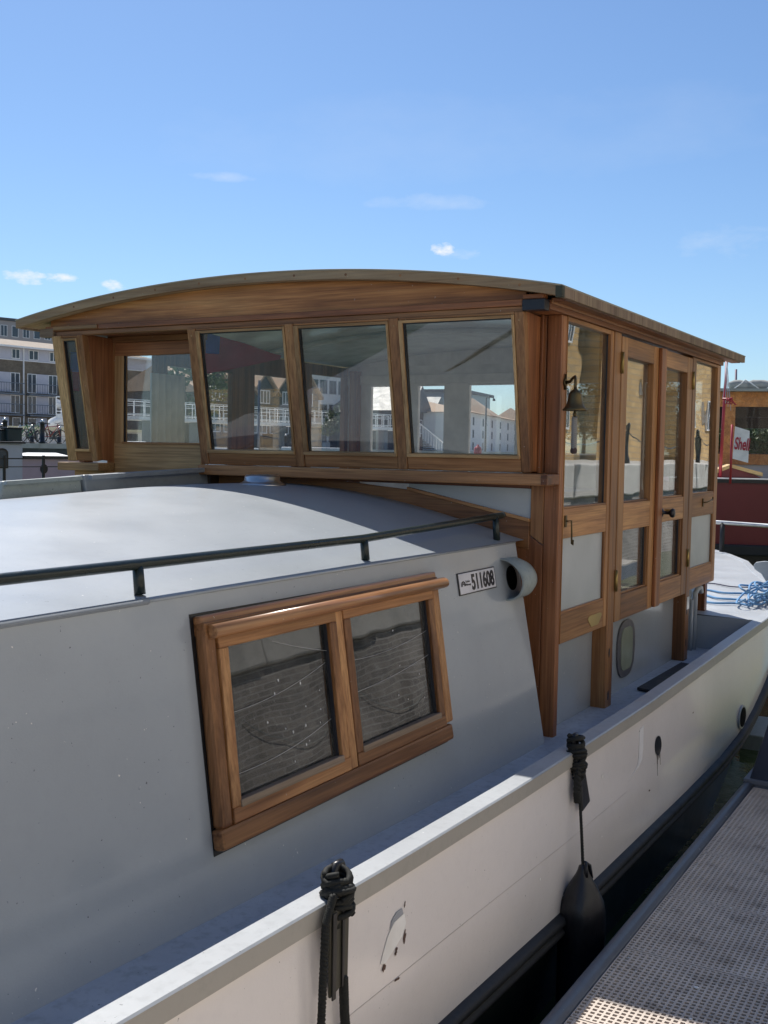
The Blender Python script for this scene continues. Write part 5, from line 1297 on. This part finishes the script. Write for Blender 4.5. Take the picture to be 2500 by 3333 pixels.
obj('wheelhouse_back', bk, DARKIN, rb)
# rolled cover on its roof
rc2 = thing('rolled_canvas', tuple(FW_(1, .6, zroofB+.05)), 'grey rolled canvas cover lashed on the wheelhouse roof of the maroon barge', 'canvas roll')
c0, c1 = FW_.s_at(2370), FW_.s_at(2700)
obj('canvas_roll', FW_.mb().tube([(c0 + (c1-c0)*i/20, .2 + .02*math.sin(i*2.1), zroofB+.12 + .012*math.sin(i*1.3)) for i in range(21)], [.05, .075] + [.082 + .006*math.sin(i*2.7) for i in range(17)] + [.07, .04], 12), plain('grey_canvas', (.34, .35, .33), .85), rc2)
mb = FW_.mb()
for i in range(4): c = c0 + .25 + i*.5; mb.tube([(c-.18, .08, zroofB+.06), (c-.05, .12, zroofB+.16), (c, .2, zroofB+.21), (c+.08, .11, zroofB+.15), (c+.2, .08, zroofB+.06)], .010, 6)
obj('lashing_line', mb, WHITE, rc2)
# red gabled locker with cream trim
g0_, g1_ = FRB.s_at(2322), FRB.s_at(2492); gc = FRB.s_at(2388); zg = z17(2388, 1512)
lk = thing('gabled_locker', tuple(FRB(gc, .4, zt0+.07)), 'small red gabled deck locker with cream edge boards on the maroon barge', 'locker')
obj('locker_front', FRB.mb().prism([(g0_, .25, zt0+.075), (g1_, .25, zt0+.075), (g1_-.06, .25, zt0+.10), (gc, .25, zg-.03), (g0_+.05, .25, zt0+.10)], (0, .6, 0)), MAR, lk)
CRT = plain('cream_trim', (.58, .40, .17), .5)
obj('edge_board', FRB.mb().prism([(gc, .2, zg), (gc, .2, zg-.05), (g1_, .2, zt0+.10), (g1_, .2, zt0+.16)], (0, .7, 0)), CRT, lk)
obj('edge_board', FRB.mb().prism([(gc-.005, .2, zg), (g0_, .2, zt0+.16), (g0_, .2, zt0+.10), (gc-.005, .2, zg-.05)], (0, .7, 0)), CRT, lk)
# flag sign
Fs = Frame(at(2381, 1450, 16.7), -76); zf = lambda py: at(2405, py, 16.7).z
fg = thing('flag_sign', tuple(Fs(0, 0, zt0)), 'white flag-shaped sign with red lettering on a thin red pole by the maroon barge', 'sign')
obj('sign_pole', Fs.mb().tube([(0, 0, zt0-.0), (0.0, 0, zf(1382))], .018, 8), REDP, fg)
fw = Fs.s_at(2436) - Fs.s_at(2383)
obj('sign_panel', Fs.mb().hexa([(.02, -.01, zf(1493)), (.02+fw*.97, -.01, zf(1506)), (.02+fw*.97, .01, zf(1506)), (.02, .01, zf(1493)), (.04, -.01, zf(1388)), (.02+fw, -.01, zf(1402)), (.02+fw, .01, zf(1402)), (.04, .01, zf(1388))]), WHITE, fg)
o_ = Vector(Fs(.035, -.018, zf(1461))); uu = (Fs.u - Vector((0, 0, .10))).normalized(); vv = Vector((0, 0, 1)); vv = (vv - uu*vv.dot(uu)).normalized(); n3 = uu.cross(vv)
mt = Matrix(((uu.x, vv.x, n3.x, o_.x), (uu.y, vv.y, n3.y, o_.y), (uu.z, vv.z, n3.z, o_.z), (0,0,0,1)))
text_mesh('Shell', .245, 'sign_lettering', plain('red_letter_paint', (.42, .03, .05), .5), fg, mt, .002, .88*fw/.50, off=.006, fit=fw*.92)
# red mast, rig and rings
ms = thing('mast', tuple(at(2350, 1500, 16.4).xy) + (zt0-.2,), 'thin red mast with rigging lines beside the rear of the wheelhouse', 'mast')
pa, pb = at(2345, 1480, 17.4), at(2366, 1172, 17.4)
obj('mast_pole', MB().tube([tuple(Vector((pa.x, pa.y, zt0-.1))), tuple(pb)], [.026, .020], 10), REDP, ms)
mb = MB()
for k in range(4): a = at(2352 + k*9, 1300+k*12, 17); mb.tube([tuple(pb), (a.x, a.y, a.z)], .005, 5)
obj('rigging', mb, plain('rigging_wire', (.4, .42, .46), .5), ms)
mb = MB(); c = at(2373, 1309, 16.6)
for k in range(7): mb.tube([(c.x + random.uniform(-.06, .06), c.y + random.uniform(-.1, .1), c.z + random.uniform(-.04, .06)) for _ in range(3)], .012, 5)
obj('block_tackle', mb, REDP, ms)
mt2 = thing('distant_mast', tuple(at(2395, 1400, 60).xy) + (1.0,), 'distant thin mast above the canvas roll', 'mast')
a = at(2395, 1450, 60); b_ = at(2396, 1202, 60); obj('mast_pole', MB().tube([(a.x, a.y, 0), tuple(b_)], .06, 8), plain('violet_grey_mast', (.22, .16, .22), .5), mt2)

# ================================================================== NEAR QUAY BEHIND THE CAMERA (mirrored in the glass)
mb = MB(); q = [mb.V(p) for p in ((-120, -60, 1.7), (300, -60, 1.7), (300, -3.9, 1.7), (-120, -3.9, 1.7))]; mb.F(*q)
struct('near_quay_paving', mb, GROUND, recalc=False)
tag(obj('near_quay_wall', MB().box(15.0, 120, -4.0, -3.25, -.8, 1.05).box(-40, 14.98, -4.0, -3.25, -.8, 1.40), DB_M), 'dark brick dock wall behind the pontoon, mirrored in the cabin windows', 'wall')
mb = MB(); x = -30; rnd = random.Random(9)
while x < 110:
    l = rnd.uniform(1.0, 1.5); k_ = .35 if x < 14 else 0
    if x < 15 < x + l: l = 15 - x
    mb.box(x, x+l-.015, -4.05, -3.17 + rnd.uniform(-.02, .02), 1.052 + k_, 1.71 + k_*.9); x += l
tag(obj('near_quay_coping', mb, COP, bevel=.03), 'big pale granite coping blocks on the near dock wall', 'coping')
crb = thing('cream_bounce_block', (2, -13, 1.7), 'unseen cream block added on the near quay behind the camera, bouncing light onto the barge side', 'building')
obj('wall', bx(-30, 17.5, -20, -9.0, 1.7, 10.5), paint('warm_cream_render', (.82, .74, .60), .8, .05, 5, .05, .1), crb)  # block added out of view as a warm reflector for the shaded side
obj('roof', bx(-30.4, 17.9, -20.4, -8.6, 10.52, 10.9), SLATE, crb)
Fc = Frame((0, -9.0), 0); Fc.n = Vector((0, -1, 0))
for s_ in range(-26, 15, 4):
    for z in (2.7, 5.4, 8.0): window(Fc, crb, s_, s_+1.2, z, z+1.5, mull=1, t=-.05)
ybld = thing('brick_flats', (34, -12, 1.7), 'yellow brick flats with white windows on the near quay, mirrored in the wheelhouse glass', 'building')
Fy = Frame((0, -9.0), 0)
Fy.n = Vector((0, -1, 0))
def wbox(name, s0, s1, t0, t1, z0, z1, m): return obj(name, Fy.mb().box(s0, s1, t0, t1, z0, z1), m, ybld)
wbox('wall', 24, 31, 0, 8, 1.7, 11.5, YB_M); wbox('wall', 32.6, 35.8, 0, 8, 1.7, 11.5, YB_M); wbox('wall', 36.2, 43.5, -.6, 8, 1.7, 8.6, YB_M); wbox('wall', 49, 66, 0, 8, 1.7, 12, YB_M)
wbox('stair_tower', 31.02, 32.58, .8, 8, 1.7, 12.5, plain('grey_clad', (.30, .31, .32), .6))
wbox('gable_render', 36.2, 43.5, -.62, 8, 8.62, 11.5, REND); wbox('roof', 23.6, 35.8, -.4, 8.4, 11.52, 12.0, SLATE); wbox('roof', 48.6, 66.4, -.4, 8.4, 12.02, 12.5, SLATE)
for s_ in (25, 28.2, 34.3):
    for z in (2.7, 5.6, 8.3): window(Fy, ybld, s_, s_+.8, z, z+1.5, mull=1, t=-.05)
for s_ in (38, 41.2):
    for z in (4.2, 6.6): window(Fy, ybld, s_, s_+.8, z, z+1.2, mull=0, t=-.65)
for s_ in (50.5, 54, 57.5, 61):
    for z in (3.2, 5.8, 8.4): window(Fy, ybld, s_, s_+.8, z, z+1.4, mull=1, t=-.05)
for i in range(6):
    x = 5 + i*6.4
    b_ = thing('quay_bollard', (x, -3.6, 1.71), 'black iron post on the near coping, joined to its neighbours by chains', 'bollard', 'chain posts on the near quay')
    obj('bollard_post', MB().lathe((x, -3.6, 1.71), [(.09, 0), (.08, .1), (.05, .2), (.045, .75), (.065, .8), (.065, .86), (.03, .92)], 12), BLACK, b_)
mb = MB()
for i in range(5): mb.tube(sag((5+i*6.4, -3.6, 2.4), (11.4+i*6.4, -3.6, 2.4), .3), .016, 5)
tag(obj('quay_chain', mb, BLACK), 'chains sagging between the near quay posts', 'chain')
# safety chain looped on the dock wall face
mb = MB()
for i in range(14):
    a = -4 + i*2.2; mb.tube(sag((a, -3.22, .9), (a+2.2, -3.22, .9), .5), .004, 5)
tag(obj('wall_chain', mb, P_LGREY), 'light chain looped along the near brick dock wall', 'chain')

# ================================================================== TREES
def leafmat(name, a, b_):
    m, t, b = mat(name); oi = N(t, 'ShaderNodeNewGeometry')
    c = ramp(t, oi.outputs['Random Per Island'], [(0, a), (1, b_)]); t.links.new(c, b.inputs['Base Color']); setp(b, Roughness=.6); return m
LM = [leafmat('leaf_dark_green', (.03, .06, .018), (.07, .11, .03)), leafmat('leaf_mid_green', (.045, .08, .02), (.10, .14, .04))]
BARK = plain('bark', (.09, .07, .05), .9)
def tree(P, h, r, lab, n=2600, m=0, seed=0, leaf=.28):
    rnd = random.Random(seed); x, y, z = P
    t = thing('tree', (x, y, z), lab, 'tree', 'trees beyond the basin')
    tb = MB().tube([(x, y, z), (x+.1, y, z+h*.3), (x, y+.1, z+h*.6)], [.03*h, .022*h, .01*h], 8)
    for k in range(5): a = k*1.26; tb.tube([(x, y, z+h*(.28+.05*k)), (x+r*.5*math.cos(a), y+r*.5*math.sin(a), z+h*(.5+.06*k))], [.012*h, .004*h], 6)
    obj('trunk', tb, BARK, t)
    cl = [(rnd.uniform(-.62, .62)*r, rnd.uniform(-.62, .62)*r, z + h*rnd.uniform(.38, .88), r*rnd.uniform(.28, .5)) for _ in range(15)]
    mb = MB()
    for i in range(n):
        c = rnd.choice(cl); v = Vector((rnd.gauss(0, 1), rnd.gauss(0, 1), rnd.gauss(0, 1))).normalized() * c[3] * rnd.uniform(.6, 1.08)
        p = Vector((x+c[0], y+c[1], c[2])) + Vector((v.x, v.y, v.z*.8))
        a = Vector((rnd.gauss(0,1), rnd.gauss(0,1), rnd.gauss(0,1))).normalized(); b_ = a.cross(Vector((rnd.gauss(0,1), rnd.gauss(0,1), rnd.gauss(0,1)))).normalized(); s = leaf*rnd.uniform(.6, 1.3)
        q = [mb.V(tuple(p + a*s)), mb.V(tuple(p + b_*s*.6)), mb.V(tuple(p - a*s)), mb.V(tuple(p - b_*s*.6))]; mb.F(*q)
    obj('crown', mb, LM[m], t, recalc=False); return t
tl = [(2290, 110, 4.2, 4), (2340, 125, 4, 4), (2400, 140, 4.6, 5), (2450, 130, 4.2, 5), (2490, 120, 4.5, 5), (2540, 135, 4.8, 5), (2190, 130, 5, 5), (2100, 140, 9, 6), (1990, 150, 10, 7), (2045, 170, 10, 7), (1900, 150, 10, 7), (1800, 150, 8, 6)]
names = ['first', 'second', 'third', 'fourth', 'fifth', 'sixth', 'seventh', 'eighth', 'ninth', 'tenth', 'eleventh', 'twelfth']
tl.sort(key=lambda v: -v[0])
for i, (px, d, h, r) in enumerate(tl):
    P = at(px, 1450, d); tree((P.x, P.y, .6 if P.y < qy(P.x) else 1.85), h, r, 'leafy green tree on the distant bank, %s from the right' % names[i], 5200, i % 2, i, .24)
P = at(605, 1400, 78); tree((P.x, P.y, 1.85), 6.5, 2.6, 'bushy green tree beside the end of the brown apartment block', 2600, 1, 40, .2)
P = at(1108, 1400, 74); tree((P.x, P.y, 1.85), 3.6, 1.3, 'small light green tree by the footbridge seen through the middle front window', 1400, 1, 41, .14)
mb = MB(); q = [mb.V(p) for p in ((70, -60, .5), (900, -300, .5), (900, 60, .5), (180, 30, .5), (80, 6, .5))]; mb.F(*q)
struct('far_bank', mb, plain('bank_ground', (.09, .11, .05), .9), recalc=False)
print('objects', len(D.objects))
